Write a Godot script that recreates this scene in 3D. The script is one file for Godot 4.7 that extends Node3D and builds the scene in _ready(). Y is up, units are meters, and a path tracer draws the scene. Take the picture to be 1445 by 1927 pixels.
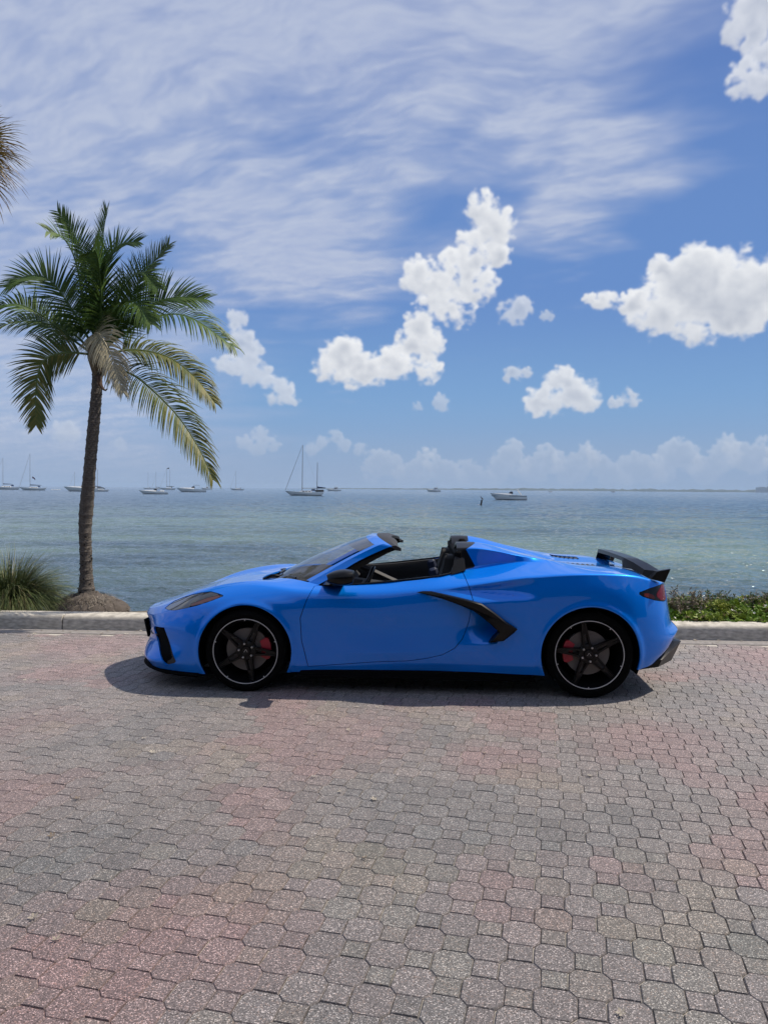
extends Node3D
# A blue open sports car on octagon pavers beside a bay, x along the kerb, y up, z towards the viewer, metres.

const WATER := -0.4
const KERB_Z := -8.466
const CAR := Vector3(-1.3535, 0.0, -6.915)
const YAW := 0.04224

var rng := RandomNumberGenerator.new()
var taken := {}
var M := {}


func _ready() -> void:
	rng.seed = 7
	# ---------------------------------------------------------------- camera, sky, sun, exposure
	var cam := Camera3D.new()
	cam.name = "camera"
	add_child(cam)
	cam.position = Vector3(0, 1.636, 0)
	cam.rotation = Vector3(-0.030421, YAW, 0.008373)
	cam.fov = rad_to_deg(2.0 * atan(963.5 / 1430.0))
	cam.near = 0.05
	cam.far = 9000.0
	cam.current = true

	var sun := DirectionalLight3D.new()
	sun.name = "sun"
	add_child(sun)
	var to_sun := Vector3(0.617, 0.945, -0.236).normalized()
	sun.basis = Basis.looking_at(-to_sun, Vector3.UP)
	sun.light_energy = 1.6
	sun.light_color = Color(1.0, 0.955, 0.89)
	sun.light_angular_distance = 0.53
	sun.shadow_enabled = true

	var env := Environment.new()
	env.background_mode = Environment.BG_SKY
	var sky := Sky.new()
	var pan := PanoramaSkyMaterial.new()
	pan.panorama = ImageTexture.create_from_image(sky_picture(to_sun))
	sky.sky_material = pan
	env.sky = sky
	env.tonemap_mode = Environment.TONE_MAPPER_LINEAR
	env.tonemap_exposure = 1.0
	env.fog_enabled = true
	env.fog_density = 0.00013
	env.fog_light_color = Color(0.72, 0.82, 0.92)
	env.sdfgi_enabled = true
	env.ssao_enabled = true
	env.ssil_enabled = true
	var we := WorldEnvironment.new()
	we.name = "world_environment"
	we.environment = env
	add_child(we)

	materials()
	build_ground()
	build_opposite_side()
	build_water()
	build_shore()
	build_plants()
	build_palms()
	build_boats()
	build_car()


# ====================================================================== sky
const CLOUDS := [
	["4.6 19.9 1.6;5.6 18.6 1.8;4.0 17.2 1.8;5.8 16.8 1.3;2.9 15.5 2.2;0.1 15.3 1.9;4.7 14.7 1.6;1.7 14.0 1.7;3.0 12.9 1.6;0.5 12.5 1.7;0.6 10.6 1.8;-1.6 9.1 1.8;-3.4 8.8 1.7;-5.4 10.0 1.8;-6.7 9.0 1.6;-4.8 8.5 1.6;0.8 8.7 1.3;-0.6 11.0 1.3", 1.0, 1.0],
	["17.2 15.5 0.9;19.3 14.9 2.3;21.0 13.9 3.0;18.6 13.1 3.2;22.6 12.8 2.8;24.2 13.8 2.4;16.9 12.3 2.2;20.0 11.8 2.6;22.3 11.6 1.9;13.6 13.4 1.1;15.3 13.1 1.1;12.4 13.6 0.6", 1.0, 1.0],
	["7.0 12.8 1.3;7.8 13.1 0.9", 0.75, 0.8],
	["9.5 12.5 0.6", 0.7, 0.6],
	["10.7 7.1 1.9;9.2 6.4 1.5;12.2 6.7 1.6;10.5 8.1 1.1;8.8 5.9 0.9", 0.95, 0.9],
	["7.1 8.4 0.9;8.0 8.5 0.6", 0.8, 0.7],
	["15.3 6.5 0.9;14.3 6.3 0.6", 0.8, 0.7],
	["-13.4 12.2 1.0;-13.1 10.7 1.4;-12.1 8.5 1.6;-10.5 7.2 1.4;-9.4 6.7 0.9;-12.5 9.8 1.2;-14.0 8.8 1.2", 0.72, 0.9],
	["1.8 6.4 0.9", 0.55, 0.7],
	["0.0 6.1 0.5", 0.45, 0.6],
	["-25.0 3.7 1.2", 0.5, 0.7],
	["-21.6 2.9 0.7", 0.4, 0.6],
	["22.3 28.8 1.9;23.5 29.2 2.0;22.2 25.7 1.3;23.6 25.9 1.9;23.1 27.4 1.1", 0.8, 1.0],
	["-11.7 3.9 0.8;-12.9 3.3 0.7;-10.9 3.2 0.8;-12.0 2.9 0.9;-6.2 3.9 0.7;-7.2 3.4 0.7;-5.6 3.2 0.8;-7.9 2.9 0.7;-4.2 2.9 0.7", 0.42, 0.7],
]

var nz_a := FastNoiseLite.new()
var nz_b := FastNoiseLite.new()
var nz_c := FastNoiseLite.new()
var nz_d := FastNoiseLite.new()
var groups := []


func sky_picture(to_sun: Vector3) -> Image:
	nz_a.seed = 11
	nz_a.noise_type = FastNoiseLite.TYPE_SIMPLEX_SMOOTH
	nz_a.fractal_type = FastNoiseLite.FRACTAL_FBM
	nz_a.fractal_octaves = 5
	nz_a.fractal_gain = 0.55
	nz_a.frequency = 0.55
	nz_b.seed = 23
	nz_b.noise_type = FastNoiseLite.TYPE_SIMPLEX_SMOOTH
	nz_b.fractal_type = FastNoiseLite.FRACTAL_FBM
	nz_b.fractal_octaves = 5
	nz_b.frequency = 0.06
	nz_c.seed = 5
	nz_c.noise_type = FastNoiseLite.TYPE_SIMPLEX_SMOOTH
	nz_c.fractal_type = FastNoiseLite.FRACTAL_FBM
	nz_c.fractal_octaves = 4
	nz_c.frequency = 1.1
	nz_d.seed = 61
	nz_d.noise_type = FastNoiseLite.TYPE_SIMPLEX_SMOOTH
	nz_d.fractal_octaves = 3
	nz_d.frequency = 0.9
	for g in CLOUDS:
		add_cloud(g[0], g[1], g[2])
	# continuous low bank far off towards the right
	var rb := RandomNumberGenerator.new()
	rb.seed = 616
	for k in 13:
		var s := ""
		for j in 5:
			var az := -3.6 + (k * 5 + j) * 0.47
			var el := 1.75 + 0.75 * sin(az * 0.85 + 1.2) * sin(az * 0.31) + 0.55 * sin(az * 2.1) + 0.03 * az + rb.randf_range(-0.2, 0.2)
			s += ("" if j == 0 else ";") + "%f %f %f;%f %f %f" % [az, el, rb.randf_range(0.55, 0.95), az + 0.2, el - 0.8, 0.9]
		add_cloud(s, 0.50, 0.72)
	# the same weather all round: fair-weather heaps and a low bank near the horizon
	var r := RandomNumberGenerator.new()
	r.seed = 99
	for k in 46:
		var az := r.randf_range(34.0, 326.0)
		var el := r.randf_range(6.0, 30.0) if k % 4 else r.randf_range(25.0, 60.0)
		var s := ""
		var base_r := r.randf_range(0.9, 2.6) * (0.6 + el / 40.0)
		for j in r.randi_range(4, 9):
			s += ("" if j == 0 else ";") + "%f %f %f" % [az + r.randf_range(-2.2, 2.2) * base_r, el + r.randf_range(-0.7, 0.9) * base_r, base_r * r.randf_range(0.6, 1.1)]
		add_cloud(s, r.randf_range(0.7, 1.0), 0.9)
	for k in 60:
		var az := 30.0 + k * 5.0 + r.randf_range(-2, 2)
		add_cloud("%f %f %f;%f %f %f" % [az, r.randf_range(2.0, 3.6), r.randf_range(1.2, 2.0), az + 2.0, r.randf_range(1.8, 3.0), r.randf_range(1.1, 1.7)], 0.55, 0.75)
	var whole := sky_part(-180.0, 180.0, -90.0, 90.0, 1024, 512, to_sun)
	whole.resize(4096, 2048, Image.INTERPOLATE_CUBIC)
	# 11.38 pixels a degree; the part before us is computed at full fineness, the rest is the same sky interpolated
	var x0 := 1604
	var y0 := 584
	var w := 832
	var h := 448
	var fine := sky_part(x0 / 4096.0 * 360.0 - 180.0, (x0 + w) / 4096.0 * 360.0 - 180.0, 90.0 - (y0 + h) / 2048.0 * 180.0, 90.0 - y0 / 2048.0 * 180.0, w, h, to_sun)
	whole.blit_rect(fine, Rect2i(0, 0, w, h), Vector2i(x0, y0))
	# the picture of the sky starts at the direction that we look in
	var turned := Image.create_empty(4096, 2048, false, Image.FORMAT_RGBF)
	turned.blit_rect(whole, Rect2i(2048, 0, 2048, 2048), Vector2i(0, 0))
	turned.blit_rect(whole, Rect2i(0, 0, 2048, 2048), Vector2i(2048, 0))
	return turned


func add_cloud(s: String, strength: float, whiteness: float) -> void:
	var puffs := PackedVector3Array()
	var lo := Vector2(999, 999)
	var hi := Vector2(-999, -999)
	for part in s.split(";"):
		var f := part.split_floats(" ")
		var a: float = f[0]
		if a > 180.0:
			a -= 360.0
		puffs.append(Vector3(a, f[1], f[2]))
		lo = lo.min(Vector2(a - f[2] * 1.7, f[1] - f[2] * 1.7))
		hi = hi.max(Vector2(a + f[2] * 1.7, f[1] + f[2] * 1.7))
	groups.append({"p": puffs, "lo": lo, "hi": hi, "a": strength, "w": whiteness})


func sky_part(a0: float, a1: float, e0: float, e1: float, w: int, h: int, to_sun: Vector3) -> Image:
	var data := PackedFloat32Array()
	data.resize(w * h * 3)
	var hor := Color8(146, 170, 202).srgb_to_linear()
	var low := Color8(126, 166, 211).srgb_to_linear()
	var mid := Color8(105, 143, 202).srgb_to_linear()
	var top := Color8(93, 124, 187).srgb_to_linear()
	var veil := Color8(182, 192, 217).srgb_to_linear()
	var haze := Color8(150, 171, 202).srgb_to_linear()
	var i := 0
	for yy in h:
		var el := e1 - (yy + 0.5) / h * (e1 - e0)
		var ey := maxf(el, 0.0)
		var c := hor.lerp(low, smoothstep(0.0, 8.0, ey)).lerp(mid, smoothstep(5.0, 15.0, ey)).lerp(top, smoothstep(14.0, 36.0, ey))
		var ce := cos(deg_to_rad(el))
		for xx in w:
			var az := a0 + (xx + 0.5) / w * (a1 - a0)
			var px := c.r
			var py := c.g
			var pz := c.b
			if el > -1.0:
				var ar := deg_to_rad(az)
				var dir := Vector3(sin(ar) * ce, sin(deg_to_rad(el)), -cos(ar) * ce)
				# high thin veil: drifting sheet projected on a plane overhead
				var s := 30.0 / (dir.y + 0.12)
				var q := Vector2(dir.x * s, dir.z * s)
				var n := nz_b.get_noise_2d(q.x * 0.50 + 40.0, q.y * 0.75)
				var wq := q + Vector2(n, nz_b.get_noise_2d(q.x * 0.5 + 90.0, q.y * 0.5)) * 4.0
				var n2 := nz_b.get_noise_2d((wq.x * 0.95 + wq.y * 0.30) * 0.8, (wq.y * 0.95 - wq.x * 0.30) * 2.2 + 300.0)
				var n3 := nz_c.get_noise_2d((wq.x * 0.95 + wq.y * 0.3) * 0.16, (wq.y * 0.95 - wq.x * 0.3) * 0.42)
				var edge := 15.0 + 4.5 * sin(ar * 3.0 + 0.6) + 7.0 * smoothstep(0.16, 0.42, ar) * smoothstep(1.2, 0.5, ar) - 3.0 * smoothstep(-0.1, -0.5, ar)
				var cover := smoothstep(edge - 4.0, edge + 7.0, el + n * 11.0 + n2 * 4.0)
				cover *= 0.76 + 0.30 * n2 + 0.34 * n + 0.26 * n3
				# pale sheet low in the left, thinning to the right
				var bank := smoothstep(-0.14, -0.42, ar + n * 0.10) * smoothstep(13.5, 8.0, el + n * 5.0 + n2 * 3.0) * smoothstep(-1.3, -0.6, ar)
				cover = clampf(maxf(cover, bank * (0.62 + 0.3 * n2 + 0.15 * n3)), 0.0, 0.82)
				# fine ripples, whiter where the sheet is thick
				var n4 := nz_c.get_noise_2d((wq.x * 0.9 + wq.y * 0.42) * 0.45, (wq.y * 0.9 - wq.x * 0.42) * 1.3 + 60.0)
				cover = clampf(cover * (1.0 + 0.12 * n4), 0.0, 0.85)
				var white := clampf(0.42 + 0.8 * n3 + 0.25 * n4 + 0.4 * n2, 0.0, 1.0) * smoothstep(0.25, 0.7, cover)
				px = lerpf(px, lerpf(veil.r * 0.97, 0.60, white * 0.55), cover)
				py = lerpf(py, lerpf(veil.g * 0.98, 0.65, white * 0.55), cover)
				pz = lerpf(pz, lerpf(veil.b, 0.76, white * 0.55), cover)
				var hz := smoothstep(5.0, 0.0, el)
				hz *= 0.8
				px = lerpf(px, haze.r, hz)
				py = lerpf(py, haze.g, hz)
				pz = lerpf(pz, haze.b, hz)
				# aureole of scattered light round the sun
				var cs := dir.dot(to_sun)
				if cs > 0.5:
					var gl := 0.35 * pow(cs, 24.0) + 1.2 * pow(cs, 220.0)
					px += gl
					py += gl * 0.98
					pz += gl * 0.95
			data[i] = px
			data[i + 1] = py
			data[i + 2] = pz
			i += 3
	for k in groups.size():
		lay_cloud(data, w, h, a0, a1, e0, e1, groups[k], k, haze)
	return Image.create_from_data(w, h, false, Image.FORMAT_RGBF, data.to_byte_array())


# one heap cloud: every lump is a cluster of small round billows lit from the upper right, frayed by noise
func lay_cloud(data: PackedFloat32Array, w: int, h: int, a0: float, a1: float, e0: float, e1: float, g: Dictionary, number: int, haze: Color) -> void:
	var sx := (a1 - a0) / w
	var sy := (e1 - e0) / h
	var x0 := clampi(floori((g.lo.x - a0) / sx), 0, w)
	var x1 := clampi(ceili((g.hi.x - a0) / sx), 0, w)
	var y0 := clampi(floori((e1 - g.hi.y) / sy), 0, h)
	var y1 := clampi(ceili((e1 - g.lo.y) / sy), 0, h)
	var bw := x1 - x0
	var bh := y1 - y0
	if bw < 2 or bh < 2:
		return
	var D := PackedFloat32Array()
	var L := PackedFloat32Array()
	D.resize(bw * bh)
	L.resize(bw * bh)
	var r := RandomNumberGenerator.new()
	r.seed = 4000 + number
	for p: Vector3 in g.p:
		# a soft body, then billows
		for k in 34:
			var a := r.randf() * TAU
			var q := sqrt(r.randf())
			var pr := p.z * (0.95 if k == 0 else lerpf(0.55, 0.20, q) * r.randf_range(0.7, 1.35))
			var px := p.x + (0.0 if k == 0 else cos(a) * q * p.z * 0.92)
			var py := p.y + (0.0 if k == 0 else sin(a) * q * p.z * (0.92 if sin(a) > 0.0 else 0.66))
			var low := clampf((py - p.y) / p.z, -1.0, 1.0)
			var base := 0.79 + 0.19 * low + r.randf_range(-0.02, 0.02)
			var i0 := clampi(floori((px - pr - a0) / sx) - x0, 0, bw)
			var i1 := clampi(ceili((px + pr - a0) / sx) - x0, 0, bw)
			var j0 := clampi(floori((e1 - py - pr) / sy) - y0, 0, bh)
			var j1 := clampi(ceili((e1 - py + pr) / sy) - y0, 0, bh)
			var amount := 0.50 if k == 0 else 0.80 * (0.62 + 0.38 * low)
			for j in range(j0, j1):
				var dy := ((e1 - (y0 + j + 0.5) * sy) - py) / pr
				for i in range(i0, i1):
					var dx := ((a0 + (x0 + i + 0.5) * sx) - px) / pr
					var t := 1.0 - dx * dx - dy * dy
					if t > 0.0:
						var wt := t * sqrt(t) * amount
						D[j * bw + i] += wt
						L[j * bw + i] += wt * (base + (0.14 * dx + 0.25 * dy) * (0.4 if k == 0 else 1.0))
	var strength: float = g.a
	var far: float = (1.0 - float(g.w)) * 1.2
	for j in bh:
		var el := e1 - (y0 + j + 0.5) * sy
		var hz := 0.8 * smoothstep(5.0, 0.0, el)
		for i in bw:
			var d := D[j * bw + i]
			if d < 0.03:
				continue
			var az := a0 + (x0 + i + 0.5) * sx
			var n := nz_d.get_noise_2d(az, el * 1.2)
			var n2 := nz_a.get_noise_2d(az * 1.6 + 30.0, el * 2.0)
			var dd := d / (1.0 + 0.5 * d)
			var body := dd * 1.22 - 0.30 - (0.55 * n + 0.62 * n2) * (1.0 - 0.65 * smoothstep(0.75, 1.35, dd))
			var al := smoothstep(-0.05, 0.95, body) * strength
			if al <= 0.003:
				continue
			var lit := L[j * bw + i] / d
			lit = lit - 0.25 * smoothstep(1.5, 5.2, d) + 0.14 * smoothstep(1.3, 0.2, d) + 0.10 * n + 0.02
			lit = clampf(lit, 0.30, 1.0)
			var c := Color(lerpf(0.18, 0.89, lit), lerpf(0.24, 0.905, lit), lerpf(0.37, 0.93, lit)).lerp(haze, clampf(far, 0.0, 1.0)).lerp(haze, hz)
			var at := ((y0 + j) * w + x0 + i) * 3
			data[at] = lerpf(data[at], c.r, al)
			data[at + 1] = lerpf(data[at + 1], c.g, al)
			data[at + 2] = lerpf(data[at + 2], c.b, al)


# ====================================================================== helpers
class Soup:
	# triangles given counter-clockwise as seen from outside; normals are smoothed over edges flatter than an angle
	var p := PackedVector3Array()
	var uv := PackedVector2Array()
	var col := PackedColorArray()
	var tint := Color.WHITE

	func t(a: Vector3, b: Vector3, c: Vector3) -> void:
		p.append(a)
		p.append(b)
		p.append(c)
		col.append(tint)
		col.append(tint)
		col.append(tint)

	func q(a: Vector3, b: Vector3, c: Vector3, d: Vector3) -> void:
		t(a, b, c)
		t(a, c, d)

	# box with chamfered edges, in the frame x
	func box(x: Transform3D, size: Vector3, bev := 0.0) -> void:
		var s := size * 0.5
		bev = minf(bev, minf(s.x, minf(s.y, s.z)) * 0.95)
		var f := func(ax: int, sx: float, sy: float, sz: float) -> Vector3:
			var v := Vector3(s.x - bev, s.y - bev, s.z - bev)
			v[ax] = s[ax]
			return x * Vector3(v.x * sx, v.y * sy, v.z * sz)
		for sg: float in [-1.0, 1.0]:
			face(f.call(0, sg, -1, -1), f.call(0, sg, 1, -1), f.call(0, sg, 1, 1), f.call(0, sg, -1, 1), sg < 0)
			face(f.call(1, -1, sg, -1), f.call(1, -1, sg, 1), f.call(1, 1, sg, 1), f.call(1, 1, sg, -1), sg < 0)
			face(f.call(2, -1, -1, sg), f.call(2, 1, -1, sg), f.call(2, 1, 1, sg), f.call(2, -1, 1, sg), sg < 0)
		if bev <= 0.0:
			return
		for a: float in [-1.0, 1.0]:
			for b: float in [-1.0, 1.0]:
				face(f.call(0, a, b, -1), f.call(1, a, b, -1), f.call(1, a, b, 1), f.call(0, a, b, 1), a * b < 0)
				face(f.call(0, a, -1, b), f.call(0, a, 1, b), f.call(2, a, 1, b), f.call(2, a, -1, b), a * b < 0)
				face(f.call(1, -1, a, b), f.call(2, -1, a, b), f.call(2, 1, a, b), f.call(1, 1, a, b), a * b < 0)
				for c: float in [-1.0, 1.0]:
					if a * b * c > 0:
						t(f.call(0, a, b, c), f.call(1, a, b, c), f.call(2, a, b, c))
					else:
						t(f.call(0, a, b, c), f.call(2, a, b, c), f.call(1, a, b, c))

	func face(a: Vector3, b: Vector3, c: Vector3, d: Vector3, flip: bool) -> void:
		if flip:
			q(a, d, c, b)
		else:
			q(a, b, c, d)

	# round bar along a path
	func tube(path: PackedVector3Array, r: PackedFloat32Array, n := 8, caps := true) -> void:
		var side := Vector3.ZERO
		var last := PackedVector3Array()
		for k in path.size():
			var d := (path[mini(k + 1, path.size() - 1)] - path[maxi(k - 1, 0)]).normalized()
			if k == 0:
				side = d.cross(Vector3.UP if absf(d.y) < 0.9 else Vector3.RIGHT).normalized()
			side = (side - d * side.dot(d)).normalized()
			var up := side.cross(d)
			var ring := PackedVector3Array()
			var rad: float = r[mini(k, r.size() - 1)]
			for j in n:
				var a := TAU * j / n
				ring.append(path[k] + (side * cos(a) + up * sin(a)) * rad)
			if k > 0:
				for j in n:
					q(last[j], ring[j], ring[(j + 1) % n], last[(j + 1) % n])
			elif caps:
				for j in range(1, n - 1):
					t(ring[0], ring[j], ring[j + 1])
			if k == path.size() - 1 and caps:
				for j in range(1, n - 1):
					t(ring[0], ring[j + 1], ring[j])
			last = ring

	# rings of points joined in order; each ring runs counter-clockwise seen from the end of the row
	func loft(rings: Array, closed := true, caps := true, flip := false) -> void:
		var n: int = rings[0].size()
		for k in rings.size() - 1:
			var a: PackedVector3Array = rings[k]
			var b: PackedVector3Array = rings[k + 1]
			for j in (n if closed else n - 1):
				var j2 := (j + 1) % n
				face(a[j], a[j2], b[j2], b[j], flip)
		if caps and closed:
			var a: PackedVector3Array = rings[0]
			var b: PackedVector3Array = rings[-1]
			for j in range(1, n - 1):
				if flip:
					t(a[0], a[j], a[j + 1])
					t(b[0], b[j + 1], b[j])
				else:
					t(a[0], a[j + 1], a[j])
					t(b[0], b[j], b[j + 1])

	# profile of (radius, along) turned round the y axis of the frame x, from low to high
	func lathe(x: Transform3D, prof: PackedVector2Array, n := 32) -> void:
		for k in prof.size() - 1:
			for j in n:
				var a := TAU * j / n
				var b := TAU * (j + 1) / n
				var pa := x * Vector3(cos(a) * prof[k].x, prof[k].y, sin(a) * prof[k].x)
				var pb := x * Vector3(cos(b) * prof[k].x, prof[k].y, sin(b) * prof[k].x)
				var pc := x * Vector3(cos(b) * prof[k + 1].x, prof[k + 1].y, sin(b) * prof[k + 1].x)
				var pd := x * Vector3(cos(a) * prof[k + 1].x, prof[k + 1].y, sin(a) * prof[k + 1].x)
				if prof[k].x < 1e-6:
					t(pa, pd, pc)
				elif prof[k + 1].x < 1e-6:
					t(pa, pc, pb)
				else:
					q(pa, pd, pc, pb)

	# flat outline (counter-clockwise in x, y) raised from z0 to z1 in the frame x, chamfered in front
	func plate(x: Transform3D, o: PackedVector2Array, z0: float, z1: float, bev := 0.0) -> void:
		var n := o.size()
		var ins := PackedVector2Array()
		for k in n:
			var e1 := (o[k] - o[k - 1]).normalized()
			var e2 := (o[(k + 1) % n] - o[k]).normalized()
			var nn := Vector2(-e1.y - e2.y, e1.x + e2.x)
			nn = nn.normalized() / maxf(0.4, nn.length() * 0.5)
			ins.append(o[k] + nn * bev)
		for k in n:
			var k2 := (k + 1) % n
			q(x * Vector3(o[k].x, o[k].y, z0), x * Vector3(o[k2].x, o[k2].y, z0), x * Vector3(o[k2].x, o[k2].y, z1 - bev), x * Vector3(o[k].x, o[k].y, z1 - bev))
			if bev > 0.0:
				q(x * Vector3(o[k].x, o[k].y, z1 - bev), x * Vector3(o[k2].x, o[k2].y, z1 - bev), x * Vector3(ins[k2].x, ins[k2].y, z1), x * Vector3(ins[k].x, ins[k].y, z1))
		var tr := Geometry2D.triangulate_polygon(ins)
		for k in range(0, tr.size(), 3):
			var a := ins[tr[k]]
			var b := ins[tr[k + 1]]
			var c := ins[tr[k + 2]]
			if (b - a).cross(c - a) < 0.0:
				var s := b
				b = c
				c = s
			t(x * Vector3(a.x, a.y, z1), x * Vector3(b.x, b.y, z1), x * Vector3(c.x, c.y, z1))
			t(x * Vector3(a.x, a.y, z0), x * Vector3(c.x, c.y, z0), x * Vector3(b.x, b.y, z0))

	func mesh(angle := 38.0, colors := false) -> ArrayMesh:
		var n := p.size()
		var fn := PackedVector3Array()
		fn.resize(n / 3)
		var at := {}
		for k in range(0, n, 3):
			fn[k / 3] = (p[k + 1] - p[k]).cross(p[k + 2] - p[k])
			for j in 3:
				var key := Vector3i((p[k + j] * 8000.0).round())
				if at.has(key):
					at[key].append(k / 3)
				else:
					at[key] = [k / 3]
		var lim := cos(deg_to_rad(angle))
		var V := PackedVector3Array()
		var N := PackedVector3Array()
		var C := PackedColorArray()
		V.resize(n)
		N.resize(n)
		C.resize(n)
		var order := [0, 2, 1]
		for k in range(0, n, 3):
			var own := fn[k / 3].normalized()
			for j in 3:
				var src: int = k + order[j]
				var s := Vector3.ZERO
				for f in at[Vector3i((p[src] * 8000.0).round())]:
					var o: Vector3 = fn[f]
					if o.normalized().dot(own) > lim:
						s += o
				V[k + j] = p[src]
				N[k + j] = s.normalized() if s.length_squared() > 0.0 else own
				C[k + j] = col[src]
		var a := []
		a.resize(Mesh.ARRAY_MAX)
		a[Mesh.ARRAY_VERTEX] = V
		a[Mesh.ARRAY_NORMAL] = N
		if colors:
			a[Mesh.ARRAY_COLOR] = C
		var m := ArrayMesh.new()
		m.add_surface_from_arrays(Mesh.PRIMITIVE_TRIANGLES, a)
		return m


func array_mesh(v: PackedVector3Array, n: PackedVector3Array, idx := PackedInt32Array(), c := PackedColorArray()) -> ArrayMesh:
	var a := []
	a.resize(Mesh.ARRAY_MAX)
	a[Mesh.ARRAY_VERTEX] = v
	a[Mesh.ARRAY_NORMAL] = n
	if idx.size():
		a[Mesh.ARRAY_INDEX] = idx
	if c.size():
		a[Mesh.ARRAY_COLOR] = c
	var m := ArrayMesh.new()
	m.add_surface_from_arrays(Mesh.PRIMITIVE_TRIANGLES, a)
	return m


func numbered(called: String) -> String:
	var k: int = taken.get(called, 0)
	taken[called] = k + 1
	return called if k == 0 else "%s_%03d" % [called, k]


func obj(called: String, mesh: Mesh, mat: Material, parent: Node = null) -> MeshInstance3D:
	var o := MeshInstance3D.new()
	o.mesh = mesh
	o.material_override = mat
	if parent == null:
		o.name = numbered(called)
		add_child(o)
	else:
		o.name = called
		parent.add_child(o, true)
	return o


func tag(o: Node, label: String, category := "", group := "", kind := "") -> void:
	if label:
		o.set_meta("label", label)
	if category:
		o.set_meta("category", category)
	if group:
		o.set_meta("group", group)
	if kind:
		o.set_meta("kind", kind)


func thing(called: String, label: String, category: String, at := Vector3.ZERO, turn := 0.0, group := "") -> Node3D:
	var o := Node3D.new()
	o.name = numbered(called)
	add_child(o)
	o.position = at
	o.rotation.y = turn
	tag(o, label, category, group)
	return o


func ground_thing(called: String, label: String) -> Node3D:
	var o := Node3D.new()
	o.name = numbered(called)
	add_child(o)
	tag(o, label, "", "", "structure")
	return o


func lin(r: float, g: float, b: float, a := 1.0) -> Color:
	var c := Color(r, g, b).linear_to_srgb()
	c.a = a
	return c


func mat(c: Color, rough := 0.6, metal := 0.0) -> StandardMaterial3D:
	var m := StandardMaterial3D.new()
	m.albedo_color = c
	m.roughness = rough
	m.metallic = metal
	return m


func noise_tex(freq: float, octaves: int, dark: Color, light: Color, size := 512, kind := FastNoiseLite.TYPE_SIMPLEX_SMOOTH) -> NoiseTexture2D:
	var n := FastNoiseLite.new()
	n.noise_type = kind
	n.frequency = freq
	n.fractal_octaves = octaves
	n.seed = 31
	var t := NoiseTexture2D.new()
	t.width = size
	t.height = size
	t.seamless = true
	t.noise = n
	var g := Gradient.new()
	g.set_color(0, dark)
	g.set_color(1, light)
	t.color_ramp = g
	return t


func pts3(s: String) -> PackedVector3Array:
	var out := PackedVector3Array()
	for part in s.split(";"):
		var f := part.strip_edges().split_floats(" ", false)
		out.append(Vector3(f[0], f[1], f[2]))
	return out


func pts2(s: String) -> PackedVector2Array:
	var out := PackedVector2Array()
	for part in s.split(";"):
		var f := part.strip_edges().split_floats(" ", false)
		out.append(Vector2(f[0], f[1]))
	return out


func bez(points: PackedVector3Array, n: int) -> PackedVector3Array:
	# smooth curve through the points
	var c := Curve3D.new()
	c.bake_interval = 0.02
	for k in points.size():
		var d := (points[mini(k + 1, points.size() - 1)] - points[maxi(k - 1, 0)]) / 6.0
		c.add_point(points[k], -d, d)
	var out := PackedVector3Array()
	var l := c.get_baked_length()
	for k in n:
		out.append(c.sample_baked(l * k / (n - 1), true))
	return out


# ====================================================================== materials
func speckle() -> Image:
	# exposed aggregate: grey binder with pale, dark and reddish chips, 1 pixel = 1.2 mm
	var s := 1024
	var n := FastNoiseLite.new()
	n.seed = 3
	n.frequency = 0.16
	n.fractal_octaves = 3
	var im := n.get_seamless_image(s, s)
	im.convert(Image.FORMAT_RGB8)
	var d := im.get_data()
	for k in d.size():
		d[k] = 126 + (d[k] - 128) / 3
	var r := RandomNumberGenerator.new()
	r.seed = 41
	for k in 64000:
		var x := r.randi_range(0, s - 1)
		var y := r.randi_range(0, s - 1)
		var kind := r.randf()
		var v := r.randi_range(205, 252) if kind < 0.46 else (r.randi_range(60, 100) if kind < 0.85 else r.randi_range(150, 185))
		var w := r.randi_range(1, 4)
		var h := r.randi_range(1, 3)
		if kind > 0.97:
			w = 5
			h = 4
		var lean := r.randi_range(-1, 1)
		for b in h:
			for a in w:
				var at := (((y + b) % s) * s + (x + a + (lean if b == 1 else 0) + s) % s) * 3
				d[at] = v
				d[at + 1] = v - (12 if kind > 0.85 else 2)
				d[at + 2] = v - (20 if kind > 0.85 else 5)
	return Image.create_from_data(s, s, false, Image.FORMAT_RGB8, d)


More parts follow.
